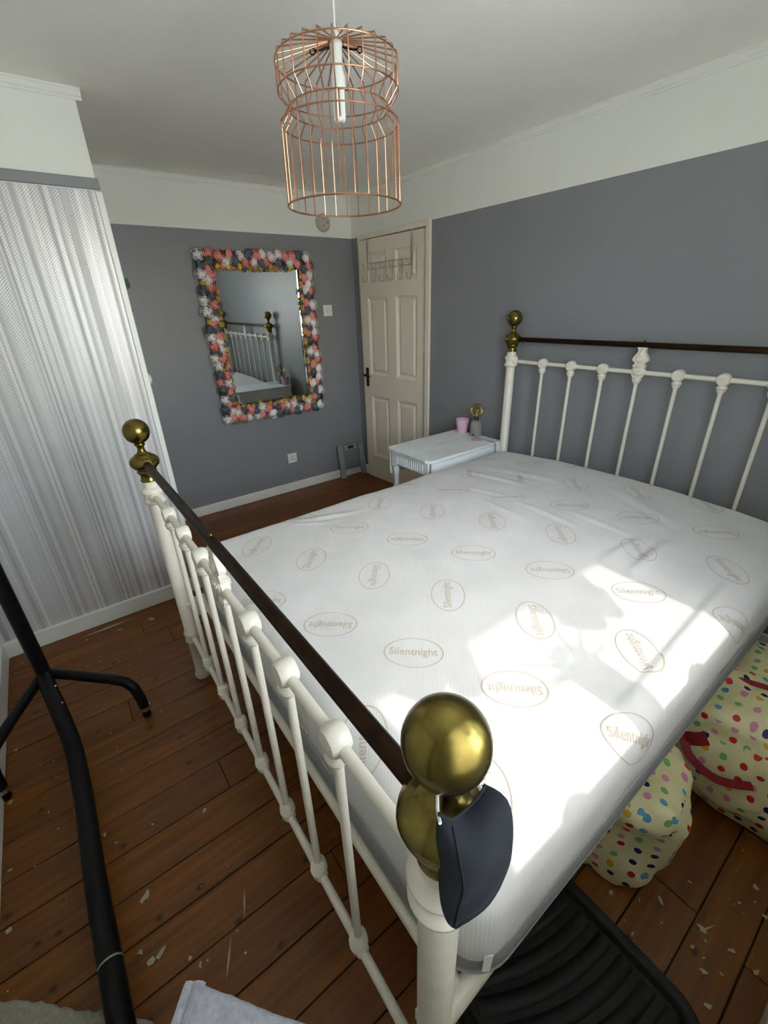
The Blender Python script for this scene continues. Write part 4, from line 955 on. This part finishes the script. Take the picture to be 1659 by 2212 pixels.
# ------------------------------------------------------------------ plants on the window sill behind the camera
def plant(name, label, x, y, pr_, ph, leaves, matl, seed):
    t = thing(name, label, 'plant', (x, y, WZ0+.003)); z0 = WZ0+.003; r_ = random.Random(seed)
    MB().lathe([(pr_*.78, z0), (pr_*.8, z0+.003), (pr_, z0+ph*.9), (pr_*1.05, z0+ph*.9), (pr_*1.05, z0+ph), (pr_*.92, z0+ph), (pr_*.9, z0+ph*.88)], (x, y, 0), 28, cap=False).build('pot', matl, t)
    MB().lathe([(pr_*.90, z0+ph*.70), (pr_*.88, z0+ph*.84), (.001, z0+ph*.86)], (x, y, 0), 20).build('soil', M['soil'], t)
    for a, tilt, ln, wd, cu_ in leaves:
        d = (math.cos(a)*math.sin(tilt), math.sin(a)*math.sin(tilt)*.55, math.cos(tilt))
        leaf(MB(), (x, y, z0+ph*.85), d, (-math.cos(a)*math.cos(tilt), -math.sin(a)*.4, math.sin(tilt)), ln, wd, cu_, 8).build('leaf', M['leaf'], t)
plant('spider_plant', 'long-leaved plant in a tall clear glass vase on the window sill', .885, YN-.085, .062, .33,
      [(PI, 1.0, .17, .008, .45), (PI+.3, .80, .20, .008, .3), (PI-.3, .62, .22, .009, .3), (.2, .7, .20, .008, .3), (.5, .4, .22, .009, .2), (PI, .3, .24, .009, .15), (0, 1.0, .18, .008, .5)], M['vase_glass'], 1)
def branch_plant(name, label, x, y, leaves, seed):
    z0 = WZ0+.003; t = thing(name, label, 'plant', (x, y, z0)); r_ = random.Random(seed)
    MB().lathe([(.036, z0), (.045, z0+.07), (.048, z0+.07), (.048, z0+.085), (.042, z0+.085), (.040, z0+.06), (.001, z0+.06)], (x, y, 0), 24).build('pot', M['terracotta'], t)
    MB().tube([(x, y, z0+.06), (x+.004, y, z0+.25), (x-.003, y, z0+.42), (x, y, z0+.56)], .0017, 8).build('stem', M['leaf'], t)
    for lx_, lz_, a, ln, wd in leaves:
        leaf(MB(), (x, y, lz_-.02), (lx_-x, r_.uniform(-.02, .03), .035), (0, -.75, .65), ln, wd, .12, 8).build('leaf', M['leaf'], t)
branch_plant('rubber_plant', 'broad-leaved plant on a thin stem standing on the window sill', 1.12, YN-.10,
      [(1.0, 1.50, 0, .15, .055), (1.25, 1.53, 0, .12, .05), (1.0, 1.57, 0, .16, .055), (1.25, 1.60, 0, .13, .055), (1.02, 1.63, 0, .13, .05), (1.2, 1.47, 0, .09, .04)], 4)
branch_plant('fig_plant', 'leafy plant on a thin stem standing at the curtain end of the sill', .58, YN-.10,
      [(.45, 1.60, 0, .13, .05), (.70, 1.58, 0, .14, .05), (.50, 1.64, 0, .12, .05), (.72, 1.63, 0, .13, .05), (.68, 1.54, 0, .10, .035)], 6)

# ------------------------------------------------------------------ loose paint flakes on the boards
mb = MB(); r_ = random.Random(11)
FL = [(-.182, .973, .021), (-.178, .814, .017), (-.22, .848, .009), (-.202, .812, .012), (-.271, 1.246, .012), (-.255, 1.235, .009), (-.23, 1.185, .007), (.024, 1.109, .008), (-.102, .725, .008), (-.399, 1.434, .007),
      (-.505, 1.559, .014), (-.50, 1.30, .012), (-.50, 1.12, .010), (-.49, 1.8, .008), (-.48, 2.02, .010), (-.118, .755, .006), (.10, 2.33, .030), (-.42, 2.38, .010), (-.05, 2.34, .010), (-.2, 2.36, .008),
      (.959, .07, .014), (.871, .162, .010), (.828, .083, .009), (.98, -.023, .013), (.893, -.058, .010), (.834, -.089, .011), (.991, -.086, .010), (.921, -.024, .007), (.962, -.038, .006), (.992, -.138, .012), (1.142, -.117, .010), (1.201, -.079, .009), (1.07, .04, .007)]
SCR = [(.037, .782, .035, 1.2), (-.039, .693, .045, 1.1), (.99, -.03, .03, -.4), (-.1, 2.40, .12, .02)]
for x, y, l, a in SCR: dx, dy = l*math.cos(a), l*math.sin(a); mb.prism([(x-dx, y-dy), (x-dy*.06, y+dx*.06), (x+dx, y+dy), (x+dy*.08, y-dx*.08)], .0007, .0014, 'z')
FL += [(r_.uniform(-.5, .2), r_.uniform(.7, 2.4), r_.uniform(.002, .005)) for _ in range(26)]+[(r_.uniform(.82, 1.3), r_.uniform(-.16, .12), r_.uniform(.002, .005)) for _ in range(18)]
for x, y, s in FL:
    n = r_.randint(6, 10); a0 = r_.uniform(0, 6.28); st_ = r_.uniform(.4, .9)
    pts = []
    for q in range(n):
        a = a0+2*PI*q/n; rad = s*r_.uniform(.4, 1.15); dx, dy = rad*math.cos(a), rad*st_*math.sin(a); pts.append((x+dx*math.cos(a0)-dy*math.sin(a0), y+dx*math.sin(a0)+dy*math.cos(a0)))
    mb.prism(pts, .0008, .0022, 'z')
fl_ = mb.build('paint_flakes', M['flake'], None, 0)
tag(fl_, 'loose pale paint flakes scattered over the floorboards', 'debris', kind='stuff')
